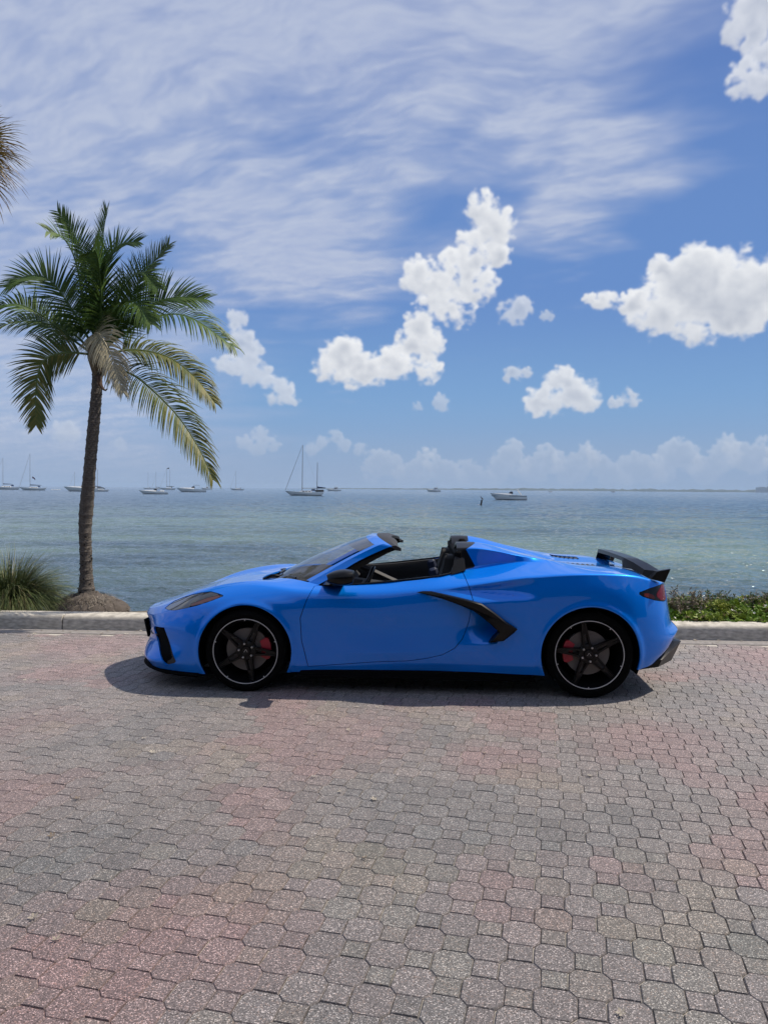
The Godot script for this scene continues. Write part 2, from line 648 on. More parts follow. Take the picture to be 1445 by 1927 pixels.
func materials() -> void:
	var sp := ImageTexture.create_from_image(speckle())
	var p := mat(Color.WHITE, 0.66)
	p.albedo_texture = sp
	p.vertex_color_use_as_albedo = true
	p.uv1_triplanar = true
	p.uv1_world_triplanar = true
	p.uv1_scale = Vector3.ONE / 1.23
	p.heightmap_enabled = true
	p.heightmap_texture = sp
	p.heightmap_scale = 0.16
	p.metallic_specular = 0.5
	M.paver = p
	M.joint = mat(lin(0.42, 0.39, 0.34), 0.95)
	var c := mat(Color.WHITE, 0.9)
	c.albedo_texture = noise_tex(0.02, 6, lin(0.27, 0.252, 0.215), lin(0.62, 0.58, 0.50))
	c.uv1_triplanar = true
	c.uv1_world_triplanar = true
	c.uv1_scale = Vector3(0.9, 2.6, 0.9)
	c.heightmap_enabled = true
	c.heightmap_texture = noise_tex(0.12, 5, Color.BLACK, Color.WHITE)
	c.heightmap_scale = 0.12
	M.concrete = c
	M.leaf = leaf_mat()
	var g := mat(Color.WHITE, 0.9)
	g.albedo_texture = noise_tex(0.03, 6, lin(0.17, 0.157, 0.150), lin(0.29, 0.272, 0.258))
	g.uv1_triplanar = true
	g.uv1_world_triplanar = true
	M.gutter = g
	var so := mat(Color.WHITE, 0.95)
	so.albedo_texture = noise_tex(0.03, 6, lin(0.05, 0.04, 0.03), lin(0.26, 0.22, 0.16))
	so.uv1_triplanar = true
	so.uv1_world_triplanar = true
	M.soil = so
	M.road = mat(lin(0.12, 0.115, 0.115), 0.9)


# ====================================================================== ground, kerb
# the two steps of the paving pattern, measured on the ground
const STEP_A := Vector2(0.22595, 0.04328)
const STEP_B := Vector2(0.09336, 0.14209)
const PAVE_AT := Vector2(-1.03084, -2.55755)


func paver_mesh(o: PackedVector2Array) -> ArrayMesh:
	var s := Soup.new()
	var n := o.size()
	var ins := PackedVector2Array()
	for k in n:
		var e1 := (o[k] - o[k - 1]).normalized()
		var e2 := (o[(k + 1) % n] - o[k]).normalized()
		var nn := Vector2(-e1.y - e2.y, e1.x + e2.x).normalized()
		ins.append(o[k] + nn * 0.0040)
	# outline is counter-clockwise seen from above with z pointing down the page: y of the outline is -z
	for k in n:
		var k2 := (k + 1) % n
		var a := Vector3(o[k].x, -0.0052, -o[k].y)
		var b := Vector3(o[k2].x, -0.0052, -o[k2].y)
		s.q(a + Vector3(0, -0.03, 0), b + Vector3(0, -0.03, 0), b, a)
		s.q(a, b, Vector3(ins[k2].x, 0, -ins[k2].y), Vector3(ins[k].x, 0, -ins[k].y))
	for k in range(1, n - 1):
		s.t(Vector3(ins[0].x, 0, -ins[0].y), Vector3(ins[k].x, 0, -ins[k].y), Vector3(ins[k + 1].x, 0, -ins[k + 1].y))
	return s.mesh(30.0)


func paver_tint(x: float, z: float, r: RandomNumberGenerator, nz: FastNoiseLite) -> Color:
	var grey := Vector3(0.148, 0.138, 0.135)
	var pink := Vector3(0.184, 0.124, 0.124)
	var slate := Vector3(0.116, 0.116, 0.118)
	var tan := Vector3(0.185, 0.160, 0.130)
	var n := nz.get_noise_2d(x * 1.0, z * 1.0)
	var n2 := nz.get_noise_2d(x * 1.3 + 50.0, z * 1.3)
	var n3 := nz.get_noise_2d(x * 1.7, z * 1.7 + 90.0)
	var k := smoothstep(0.10, 0.42, n) * 0.7
	for f in RED_PATCHES:
		k = maxf(k, f.w * clampf(1.6 - Vector2((x - f.x) * 1.0, z - f.y).length() / f.z * 1.1, 0.0, 1.0))
	for f in GREY_PATCHES:
		k *= clampf(Vector2(x - f.x, z - f.y).length() / f.z - 0.3, 0.0, 1.0)
	var c := grey.lerp(pink, clampf(k + r.randf_range(-0.10, 0.10), 0.0, 1.0) * 0.8)
	c = c.lerp(slate, clampf(smoothstep(0.08, 0.4, n2) * 0.8 * (1.0 - k) + r.randf_range(-0.12, 0.12), 0.0, 1.0) * 0.8)
	c = c.lerp(tan, clampf(smoothstep(0.2, 0.5, n3) * 0.35 + r.randf_range(-0.1, 0.06), 0.0, 1.0))
	# paler towards the kerb: sheen at a low view angle, put into the colour
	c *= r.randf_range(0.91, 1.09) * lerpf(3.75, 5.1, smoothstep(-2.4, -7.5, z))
	return Color(c.x, c.y, c.z)


# x, z, radius, strength: where redder pavers lie together
const RED_PATCHES := [
	Vector4(-1.15, -2.45, 0.42, 0.95), Vector4(-0.85, -2.75, 0.42, 0.85), Vector4(-1.3, -2.9, 0.4, 0.6), Vector4(-2.4, -3.2, 0.5, 0.6), Vector4(0.42, -2.85, 0.22, 0.5),
	Vector4(0.5, -4.6, 0.30, 0.75), Vector4(1.55, -5.0, 0.42, 0.75), Vector4(2.0, -4.0, 0.32, 0.9), Vector4(-0.5, -5.0, 0.5, 0.6), Vector4(-0.35, -4.75, 0.3, 0.6),
	Vector4(-3.3, -7.6, 0.6, 0.7), Vector4(-2.6, -5.0, 0.4, 0.45), Vector4(3.6, -7.6, 0.6, 0.8), Vector4(3.0, -7.0, 0.5, 0.6),
]
const GREY_PATCHES := [Vector3(-0.1, -3.9, 0.5), Vector3(-2.2, -4.6, 0.45), Vector3(0.25, -2.6, 0.3), Vector3(0.7, -2.5, 0.3), Vector3(-1.5, -3.2, 0.3)]


func build_ground() -> void:
	var kerb_back := KERB_Z - 0.27
	# bed under the pavers, as far as the street goes, and the road surface beyond the pavers
	var bed := Soup.new()
	bed.q(Vector3(-60, -0.0088, 40), Vector3(60, -0.0088, 40), Vector3(60, -0.0088, KERB_Z + 0.02), Vector3(-60, -0.0088, KERB_Z + 0.02))
	tag(obj("ground", bed.mesh(), M.joint), "sand bed in the joints under the pavers", "", "", "structure")

	var pave := ground_thing("pavement", "grey and reddish octagon and square pavers of exposed aggregate")
	var jit := RandomNumberGenerator.new()
	jit.seed = 17
	var octs := []
	var squares := []
	for k in 3:
		var o := PackedVector2Array()
		for v: Vector2 in [Vector2(0.045, -0.0755), Vector2(0.0700, -0.0475), Vector2(0.0700, 0.0475), Vector2(0.045, 0.0755), Vector2(-0.045, 0.0755), Vector2(-0.0700, 0.0475), Vector2(-0.0700, -0.0475), Vector2(-0.045, -0.0755)]:
			o.append(v * 0.988 + Vector2(jit.randf_range(-1, 1), jit.randf_range(-1, 1)) * 0.0012)
		octs.append(paver_mesh(o))
		o = PackedVector2Array()
		for v: Vector2 in [Vector2(0.0438, -0.0458), Vector2(0.0438, 0.0458), Vector2(-0.0438, 0.0458), Vector2(-0.0438, -0.0458)]:
			o.append(v + Vector2(jit.randf_range(-1, 1), jit.randf_range(-1, 1)) * 0.001)
		squares.append(paver_mesh(o))
	var nz := FastNoiseLite.new()
	nz.seed = 8
	nz.noise_type = FastNoiseLite.TYPE_SIMPLEX_SMOOTH
	nz.frequency = 0.55
	nz.fractal_octaves = 3
	var ang := atan2(STEP_A.y, STEP_A.x)
	var turn := Basis(Vector3.UP, -ang)
	var spots := []
	for i in range(-70, 71):
		for j in range(-80, 90):
			for kind in 2:
				var c := PAVE_AT + STEP_A * (i + 0.5 * kind) + STEP_B * j
				if c.x < -8.5 or c.x > 8.0 or c.y < KERB_Z + 0.26 or c.y > 2.2:
					continue
				var w := Vector3(c.x, 0, c.y)
				var d := Vector2(c.x, c.y).length()
				var a := absf(atan2(c.x, -c.y) + YAW)
				var seen_first := d if (c.y < -1.9 and a < 0.515 and d > 2.2) else d + 1000.0
				spots.append([seen_first, kind, w])
	spots.sort_custom(func(a, b): return a[0] < b[0])
	var tints := []
	var single := {}
	var lots := [[], [], [], [], [], []]
	for k in spots.size():
		var s = spots[k]
		var b := turn * Basis.from_euler(Vector3(jit.randf_range(-1, 1) * 0.006, jit.randf_range(-1, 1) * 0.005, jit.randf_range(-1, 1) * 0.006))
		var t := Transform3D(b, s[2] + Vector3(0, jit.randf_range(-0.0010, 0.0008), 0))
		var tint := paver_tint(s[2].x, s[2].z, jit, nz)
		var v := jit.randi_range(0, 2)
		if k < 300:
			# a few shared materials for the stones that lie nearest
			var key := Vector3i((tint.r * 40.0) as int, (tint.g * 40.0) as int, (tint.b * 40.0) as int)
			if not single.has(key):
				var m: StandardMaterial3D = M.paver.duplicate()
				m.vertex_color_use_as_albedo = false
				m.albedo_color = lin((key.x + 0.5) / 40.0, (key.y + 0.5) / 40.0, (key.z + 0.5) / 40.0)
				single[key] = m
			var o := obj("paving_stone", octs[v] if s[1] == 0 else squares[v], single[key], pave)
			o.transform = t
		else:
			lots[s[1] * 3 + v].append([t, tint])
	for k in 6:
		var mm := MultiMesh.new()
		mm.transform_format = MultiMesh.TRANSFORM_3D
		mm.use_colors = true
		mm.mesh = octs[k] if k < 3 else squares[k - 3]
		mm.instance_count = lots[k].size()
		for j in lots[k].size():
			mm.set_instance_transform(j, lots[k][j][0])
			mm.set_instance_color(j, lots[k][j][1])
		var mi := MultiMeshInstance3D.new()
		mi.multimesh = mm
		mi.material_override = M.paver
		mi.name = "farther_paving_stones"
		pave.add_child(mi, true)
		tag(mi, "", "", "", "stuff")
	var far := Soup.new()
	for q in [[-60.0, -8.4, KERB_Z + 0.2, 40.0], [7.9, 60.0, KERB_Z + 0.2, 40.0], [-8.4, 7.9, 2.1, 40.0]]:
		far.q(Vector3(q[0], -0.003, q[3]), Vector3(q[1], -0.003, q[3]), Vector3(q[1], -0.003, q[2]), Vector3(q[0], -0.003, q[2]))
	tag(obj("road", far.mesh(), M.road), "rest of the paved street", "", "", "structure")

	# concrete gutter band and the kerb stones with their rounded edge
	var gut := Soup.new()
	gut.box(Transform3D(Basis(), Vector3(0, -0.05, KERB_Z + 0.105)), Vector3(60, 0.104, 0.22), 0.006)
	tag(obj("gutter", gut.mesh(), M.gutter), "pale concrete gutter band along the kerb", "", "", "structure")
	var kerb := ground_thing("kerb", "grey concrete kerb with rounded upper edge between street and shore")
	var x := -4.02 - 3.05 * 8
	for k in 17:
		var s := Soup.new()
		var a := x + 0.005
		var b := x + 3.05 - 0.005
		var prof := pts2("0 -0.1;0 0.02;-0.012 0.11;-0.022 0.140;-0.040 0.156;-0.066 0.163;-0.255 0.168;-0.27 0.155;-0.27 -0.1")
		var ends := [a, a + 0.006, b - 0.006, b]
		var ins := [0.006, 0.0, 0.0, 0.006]
		var rings := []
		for e in 4:
			var ring := PackedVector3Array()
			for v in prof:
				ring.append(Vector3(ends[e], v.y - (ins[e] if v.y > 0.1 else 0.0), KERB_Z + v.x - (ins[e] if v.x > -0.1 else 0.0)))
			rings.append(ring)
		s.loft(rings, true, true, false)
		obj("kerb_stone", s.mesh(30.0), M.concrete, kerb)
		x += 3.05


# ====================================================================== water
func build_water() -> void:
	var w := FastNoiseLite.new()
	w.noise_type = FastNoiseLite.TYPE_SIMPLEX_SMOOTH
	w.seed = 77
	w.fractal_octaves = 3
	w.fractal_gain = 0.5
	w.frequency = 1.0
	var w2 := FastNoiseLite.new()
	w2.noise_type = FastNoiseLite.TYPE_SIMPLEX_SMOOTH
	w2.seed = 78
	w2.fractal_octaves = 2
	w2.frequency = 1.0
	var big := FastNoiseLite.new()
	big.noise_type = FastNoiseLite.TYPE_SIMPLEX_SMOOTH
	big.seed = 79
	big.fractal_octaves = 3
	big.frequency = 1.0
	var radii := PackedFloat32Array()
	var r := 9.0
	while r < 6500.0:
		radii.append(r)
		r *= 1.0042 if r < 320.0 else (1.008 if r < 900.0 else 1.03)
	var cols := 520
	var rows := radii.size()
	var V := PackedVector3Array()
	var N := PackedVector3Array()
	var C := PackedColorArray()
	V.resize(rows * cols)
	N.resize(rows * cols)
	C.resize(rows * cols)
	var sand := Vector3(0.135, 0.200, 0.165)
	var weed := Vector3(0.042, 0.072, 0.086)
	var deep := Vector3(0.038, 0.078, 0.108)
	for i in rows:
		r = radii[i]
		# the mesh is too coarse for the small waves farther out
		var f1 := clampf(1.4 - r / 220.0, 0.0, 1.0)
		var f2 := clampf(1.2 - r / 700.0, 0.15, 1.0)
		var f3 := clampf(1.5 - r / 60.0, 0.0, 1.0)
		for j in cols:
			var a := -0.92 + 1.76 * j / (cols - 1)
			var x := sin(a) * r
			var z := -cos(a) * r + 1.0
			var y := 0.040 * f1 * w.get_noise_2d(x * 1.1, z * 2.3) + 0.088 * f2 * w2.get_noise_2d(x * 0.30 + z * 0.08, z * 0.62)
			if f3 > 0.0:
				y += 0.018 * f3 * w.get_noise_2d(x * 3.4 + 40.0, z * 6.0)
			V[i * cols + j] = Vector3(x, WATER + y, z)
			# bands of pale sand and dark weed on the shallow bed, deeper and bluer farther out
			var n := big.get_noise_2d(x * 0.018, z * 0.055)
			var n2 := big.get_noise_2d(x * 0.05 + 30.0, z * 0.16)
			var k := clampf(0.58 + 0.9 * n + 0.5 * n2, 0.0, 1.0) * smoothstep(14.0, 24.0, r) * smoothstep(120.0, 38.0, r + n * 30.0)
			var c := weed.lerp(deep, smoothstep(20.0, 160.0, r)).lerp(sand, k)
			C[i * cols + j] = Color(c.x, c.y, c.z)
	for i in rows:
		for j in cols:
			var dx := V[i * cols + mini(j + 1, cols - 1)] - V[i * cols + maxi(j - 1, 0)]
			var dz := V[maxi(i - 1, 0) * cols + j] - V[mini(i + 1, rows - 1) * cols + j]
			N[i * cols + j] = dz.cross(dx).normalized()
	var I := PackedInt32Array()
	I.resize((rows - 1) * (cols - 1) * 6)
	var at := 0
	for i in rows - 1:
		for j in cols - 1:
			var a := i * cols + j
			var b := a + cols
			I[at] = a
			I[at + 1] = b
			I[at + 2] = b + 1
			I[at + 3] = a
			I[at + 4] = b + 1
			I[at + 5] = a + 1
			at += 6
	var m := mat(Color.WHITE, 0.07)
	m.vertex_color_use_as_albedo = true
	m.metallic_specular = 0.45
	m.heightmap_enabled = true
	m.heightmap_texture = noise_tex(0.012, 4, Color.BLACK, Color.WHITE, 1024)
	m.heightmap_scale = 3.2
	m.uv1_triplanar = true
	m.uv1_world_triplanar = true
	m.uv1_scale = Vector3(0.30, 0.30, 0.62)
	tag(obj("water", array_mesh(V, N, I, C), m), "rippled green and blue shallow bay reaching the horizon", "", "", "structure")


func build_shore() -> void:
	# bank that falls from the kerb to the bay, and the bed under the water's edge
	var s := Soup.new()
	var n := FastNoiseLite.new()
	n.frequency = 0.9
	n.seed = 4
	var zs := [KERB_Z - 0.262, -8.9, -9.2, -9.6, -9.9, -10.2, -10.6, -11.2, -12.2]
	var ys := [0.10, 0.075, 0.06, 0.03, -0.08, -0.25, -0.42, -0.58, -0.8]
	for k in zs.size() - 1:
		for i in 110:
			var x0 := -16.5 + i * 0.3
			var f := func(x: float, q: int) -> Vector3:
				return Vector3(x, ys[q] + (n.get_noise_2d(x * 2.0, zs[q] * 3.0) * 0.05 if q > 0 else 0.0), zs[q] + n.get_noise_2d(x, q * 7.0) * (0.12 if q > 1 else 0.0))
			s.q(f.call(x0, k), f.call(x0 + 0.3, k), f.call(x0 + 0.3, k + 1), f.call(x0, k + 1))
	tag(obj("shore_bank", s.mesh(60.0), M.soil), "brown soil bank between the kerb and the bay", "", "", "structure")

	# low wooded coast on the horizon and the pale block at its right end
	var c := Soup.new()
	var hn := FastNoiseLite.new()
	hn.frequency = 0.02
	hn.fractal_octaves = 4
	hn.seed = 12
	var last := PackedVector3Array()
	for k in 261:
		var x := -700.0 + k * 15.0
		var z := -4300.0 + absf(x - 1200.0) * 0.12
		var h := (6.0 + 9.0 * smoothstep(-300.0, 900.0, x)) * (0.85 + 0.5 * hn.get_noise_1d(x)) * smoothstep(-700.0, -300.0, x)
		var ring := PackedVector3Array([Vector3(x, WATER - 0.5, z + 40.0), Vector3(x, WATER + h * 0.8, z + 30.0), Vector3(x, WATER + h, z), Vector3(x, WATER - 0.5, z - 60.0)])
		if k > 0:
			for j in 3:
				c.q(last[j], ring[j], ring[j + 1], last[j + 1])
		last = ring
	tag(obj("far_shore", c.mesh(60.0), mat(lin(0.050, 0.065, 0.050), 0.95)), "thin wooded coast on the horizon at right", "", "", "structure")
	var b := thing("waterfront_building", "long flat-roofed building on the far coast at the right end of the horizon", "building", Vector3(1905, WATER, -4080), 0.0)
	var wall := Soup.new()
	wall.box(Transform3D(Basis(), Vector3(0, 13, 0)), Vector3(230, 26, 40))
	obj("wall", wall.mesh(), mat(lin(0.30, 0.30, 0.30), 0.9), b)
	for k in 5:
		var roof := Soup.new()
		roof.box(Transform3D(Basis(), Vector3(-90 + k * 42, 27.0 + (k % 2), 0)), Vector3(24, 4.0 + (k % 2) * 2.0, 24))
		obj("roof_block", roof.mesh(), mat(lin(0.25, 0.25, 0.25), 0.9), b)



func build_opposite_side() -> void:
	# what the photographer has behind him, seen only as the dark mirror image in the flank of the car: a belt of trees across the street
	var r := RandomNumberGenerator.new()
	r.seed = 808
	var leaf := Soup.new()
	for k in 3:
		var a := k * 1.1
		leaf.q(Vector3(-0.5, -0.3, 0).rotated(Vector3.UP, a), Vector3(0.5, -0.25, 0.1).rotated(Vector3.UP, a), Vector3(0.4, 0.35, -0.1).rotated(Vector3.UP, a), Vector3(-0.4, 0.3, 0.1).rotated(Vector3.UP, a))
	var spots := []
	for k in 12000:
		var x := r.randf_range(-45.0, 45.0)
		var crown := 9.5 + 1.6 * sin(x * 0.31) + 0.9 * sin(x * 0.83 + 1.0)
		var y := r.randf_range(0.1, crown)
		spots.append([Transform3D(Basis.from_euler(Vector3(r.randf_range(-0.8, 0.8), r.randf() * TAU, r.randf_range(-0.8, 0.8))).scaled(Vector3.ONE * r.randf_range(0.5, 1.1)), Vector3(x, y, 12.5 + r.randf_range(0.0, 3.5))), Color(0.035, 0.060, 0.022) * r.randf_range(0.7, 1.3)])
	many("wood", leaf.mesh(), spots, "belt of trees on the other side of the street, behind the viewer", null)


# ====================================================================== plants
func leaf_mat(rough := 0.55, glow := 0.45) -> StandardMaterial3D:
	var m := mat(Color.WHITE, rough)
	m.vertex_color_use_as_albedo = true
	m.backlight_enabled = true
	m.backlight = Color(glow, glow, glow)
	m.cull_mode = BaseMaterial3D.CULL_DISABLED
	m.metallic_specular = 0.4
	return m


func build_plants() -> void:
	# tuft of long arching grass at the left
	var g := thing("grass_clump", "dense round tussock of long arching green grass behind the kerb at left", "ornamental grass", Vector3(-5.12, 0.04, -9.36))
	var r := RandomNumberGenerator.new()
	r.seed = 55
	var V := PackedVector3Array()
	var N := PackedVector3Array()
	var C := PackedColorArray()
	for k in 7500:
		var az := r.randf() * TAU
		var rad := sqrt(r.randf()) * 0.20
		var base := Vector3(cos(az) * rad, 0, sin(az) * rad)
		var out_az := az + r.randf_range(-0.6, 0.6)
		var out := Vector3(cos(out_az), 0, sin(out_az))
		var l := r.randf_range(0.55, 0.95)
		var lean := pow(r.randf(), 0.7) * 1.25 + 0.08
		var p := base
		var d := (Vector3.UP + out * lean * 0.8).normalized()
		var side := Vector3(-out.z, 0, out.x).rotated(out, r.randf_range(-0.6, 0.6))
		var w := r.randf_range(0.003, 0.0055)
		var col := Vector3(0.055, 0.095, 0.028).lerp(Vector3(0.15, 0.17, 0.06), r.randf()).lerp(Vector3(0.26, 0.22, 0.12), 0.8 if r.randf() < 0.12 else 0.0)
		var seg := 6
		for q in seg:
			var t := (q + 1.0) / seg
			var nd := (d + Vector3.DOWN * (0.26 * (0.5 + lean)) + out * 0.05).normalized()
			var p2 := p + d * l / seg
			if p2.y < 0.01:
				p2.y = 0.01
			var wa := w * (1.0 - q / float(seg) * 0.8)
			var wb := w * (1.0 - t * 0.9)
			var nn := side.cross(d).normalized()
			if nn.y < 0.0:
				nn = -nn
			strip(V, N, C, p - side * wa, p + side * wa, p2 + side * wb, p2 - side * wb, nn, Color(col.x, col.y, col.z))
			p = p2
			d = nd
	tag(obj("grass_blades", array_mesh(V, N, PackedInt32Array(), C), M.leaf, g), "", "", "", "stuff")

	# creeping ground cover along the kerb at the right: leaf rosettes scattered over a low mound
	var leaf := PackedVector3Array()
	var ln := PackedVector3Array()
	var lc := PackedColorArray()
	for k in 7:
		var a := TAU * k / 7.0 + 0.3 * (k % 2)
		var out := Vector3(cos(a), 0.55 + 0.25 * (k % 3), sin(a)).normalized()
		var side := Vector3(-sin(a), 0, cos(a)) * 0.011
		var l := 0.045 + 0.012 * (k % 3)
		var p1 := out * l * 0.5 + Vector3.UP * 0.004
		var p2 := out * l - Vector3.UP * 0.008
		var nn := side.cross(out).normalized()
		if nn.y < 0.0:
			nn = -nn
		strip(leaf, ln, lc, -side * 0.3, side * 0.3, p1 + side, p1 - side, nn, Color.WHITE)
		strip(leaf, ln, lc, p1 - side, p1 + side, p2 + side * 0.25, p2 - side * 0.25, nn, Color.WHITE)
	var rosette := array_mesh(leaf, ln, PackedInt32Array(), lc)
	var nz := FastNoiseLite.new()
	nz.seed = 66
	nz.frequency = 1.6
	nz.fractal_octaves = 3
	var spots := []
	for k in 15000:
		var x := r.randf_range(1.2, 9.0)
		var z := r.randf_range(-9.85, KERB_Z - 0.22)
		var n := nz.get_noise_2d(x, z)
		var top := 0.11 + 0.10 * smoothstep(-8.75, -9.3, z) + 0.12 * n
		top *= smoothstep(-9.9, -9.6, z)
		if (z > KERB_Z - 0.29 and r.randf() > 0.35 + n) or r.randf() < smoothstep(-0.1, -0.45, n):
			continue
		var y := 0.06 + top * sqrt(r.randf())
		var s := r.randf_range(0.55, 1.25)
		var b := Basis.from_euler(Vector3(r.randf_range(-0.7, 0.7), r.randf() * TAU, r.randf_range(-0.7, 0.7))).scaled(Vector3.ONE * s)
		var c := Vector3(0.085, 0.180, 0.018).lerp(Vector3(0.21, 0.31, 0.030), r.randf()).lerp(Vector3(0.30, 0.30, 0.06), maxf(0.0, n) * 0.9)
		if r.randf() < 0.05:
			c = Vector3(0.22, 0.17, 0.09)
		spots.append([Transform3D(b, Vector3(x, y, z)), Color(c.x, c.y, c.z)])
	many("ground_cover", rosette, spots, "low creeping green ground cover along the kerb at right", null)

	# small pale flowers and dry litter in it
	var dot := Soup.new()
	for k in 5:
		var a := TAU * k / 5.0
		dot.q(Vector3.ZERO, Vector3(cos(a + 0.4), 0.3, sin(a + 0.4)) * 0.012, Vector3(cos(a), 0.35, sin(a)) * 0.017, Vector3(cos(a - 0.4), 0.3, sin(a - 0.4)) * 0.012)
	spots = []
	for k in 90:
		var x := r.randf_range(1.6, 8.0)
		var z := r.randf_range(-9.5, -8.72)
		spots.append([Transform3D(Basis.from_euler(Vector3(r.randf_range(0.2, 1.0), r.randf() * TAU, 0)), Vector3(x, 0.20 + 0.10 * smoothstep(-8.75, -9.3, z) + 0.12 * nz.get_noise_2d(x, z), z)), Color(0.75, 0.74, 0.68)])
	many("white_flowers", dot.mesh(30.0, true), spots, "small white flowers scattered in the ground cover at right", null)

	# dry leaves and grit swept against the kerb and lying in the joints
	spots = []
	for k in 420:
		var x := r.randf_range(-7.0, 7.0)
		var z := KERB_Z + 0.03 + 0.9 * pow(r.randf(), 2.5)
		if k > 330:
			z = r.randf_range(-8.0, -2.2)
			x = r.randf_range(-4.5, 4.5)
		var c := Vector3(0.16, 0.12, 0.08).lerp(Vector3(0.50, 0.46, 0.38), r.randf())
		spots.append([Transform3D(Basis.from_euler(Vector3(r.randf_range(-0.3, 0.3), r.randf() * TAU, r.randf_range(-0.3, 0.3))).scaled(Vector3.ONE * r.randf_range(0.4, 1.3)), Vector3(x, 0.006, z)), Color(c.x, c.y, c.z)])
	many("leaf_litter", dot.mesh(30.0, true), spots, "dry leaf bits and grit scattered on the pavers, most along the kerb", null).remove_meta("category")

	# bushes that stand above it: twigs with narrow leaves
	bush(Vector3(3.22, 0.10, -9.22), 0.50, 0.36, 0.75, 1, "dry brownish twiggy bush right behind the rear of the blue car")
	bush(Vector3(3.72, 0.10, -9.42), 0.34, 0.30, 0.25, 2, "small green bush with upright sprigs just right of the dry bush")
	bush(Vector3(4.22, 0.10, -9.48), 0.30, 0.30, 0.45, 3, "sparse bush with thin bare stems at the right edge of the photo")
	bush(Vector3(2.72, 0.10, -9.35), 0.34, 0.30, 0.55, 4, "low bush mostly hidden behind the tail of the blue car")


func strip(V: PackedVector3Array, N: PackedVector3Array, C: PackedColorArray, a: Vector3, b: Vector3, c: Vector3, d: Vector3, nn: Vector3, col: Color) -> void:
	if (b - a).cross(c - a).dot(nn) < 0.0:
		for v: Vector3 in [a, b, c, a, c, d]:
			V.append(v)
			N.append(nn)
			C.append(col)
	else:
		for v: Vector3 in [a, c, b, a, d, c]:
			V.append(v)
			N.append(nn)
			C.append(col)


func many(called: String, mesh: Mesh, spots: Array, label: String, parent: Node) -> MultiMeshInstance3D:
	var mm := MultiMesh.new()
	mm.transform_format = MultiMesh.TRANSFORM_3D
	mm.use_colors = true
	mm.mesh = mesh
	mm.instance_count = spots.size()
	for j in spots.size():
		mm.set_instance_transform(j, spots[j][0])
		mm.set_instance_color(j, spots[j][1])
	var mi := MultiMeshInstance3D.new()
	mi.multimesh = mm
	mi.material_override = M.leaf
	if parent == null:
		mi.name = numbered(called)
		add_child(mi)
	else:
		mi.name = called
		parent.add_child(mi, true)
	tag(mi, label, "", "", "stuff")
	if parent == null and called != "wood":
		mi.set_meta("category", "plants")
	return mi


func bush(at: Vector3, width: float, height: float, dry: float, sd: int, label: String) -> void:
	var r := RandomNumberGenerator.new()
	r.seed = 300 + sd
	var b := thing("bush", label, "bush", at)
	var tw := Soup.new()
	var V := PackedVector3Array()
	var N := PackedVector3Array()
	var C := PackedColorArray()
	for k in 70:
		var az := r.randf() * TAU
		var out := Vector3(cos(az), 0, sin(az))
		var p0 := out * r.randf() * width * 0.35
		var h := height * r.randf_range(0.55, 1.05)
		var p1 := p0 + out * width * 0.12 + Vector3.UP * h * 0.5
		var p2 := p1 + out * width * r.randf_range(0.0, 0.22) + Vector3.UP * h * 0.5 + Vector3(r.randf_range(-1, 1), 0, r.randf_range(-1, 1)) * 0.05
		tw.tube(PackedVector3Array([p0, p1, p2]), PackedFloat32Array([0.004, 0.003, 0.0015]), 4, false)
		for q in 22:
			var t := r.randf_range(0.15, 1.0)
			var p := p0.lerp(p1, t * 2.0) if t < 0.5 else p1.lerp(p2, t * 2.0 - 1.0)
			var la := r.randf() * TAU
			var d := (Vector3(cos(la), r.randf_range(0.1, 1.3), sin(la))).normalized()
			var l := r.randf_range(0.022, 0.05)
			var side := d.cross(Vector3(r.randf_range(-1, 1), r.randf_range(-1, 1), r.randf_range(-1, 1))).normalized() * r.randf_range(0.005, 0.009)
			var nn := side.cross(d).normalized()
			if nn.y < 0.0:
				nn = -nn
			var c := Vector3(0.055, 0.095, 0.028).lerp(Vector3(0.115, 0.150, 0.045), r.randf())
			if r.randf() < dry:
				c = Vector3(0.17, 0.14, 0.10).lerp(Vector3(0.30, 0.25, 0.19), r.randf())
			strip(V, N, C, p - side * 0.3, p + side * 0.3, p + d * l * 0.5 + side, p + d * l * 0.5 - side, nn, Color(c.x, c.y, c.z))
			strip(V, N, C, p + d * l * 0.5 - side, p + d * l * 0.5 + side, p + d * l, p + d * l, nn, Color(c.x, c.y, c.z))
	tag(obj("stems", tw.mesh(), mat(lin(0.16, 0.12, 0.09), 0.9), b), "", "", "", "stuff")
	tag(obj("leaves", array_mesh(V, N, PackedInt32Array(), C), M.leaf, b), "", "", "", "stuff")


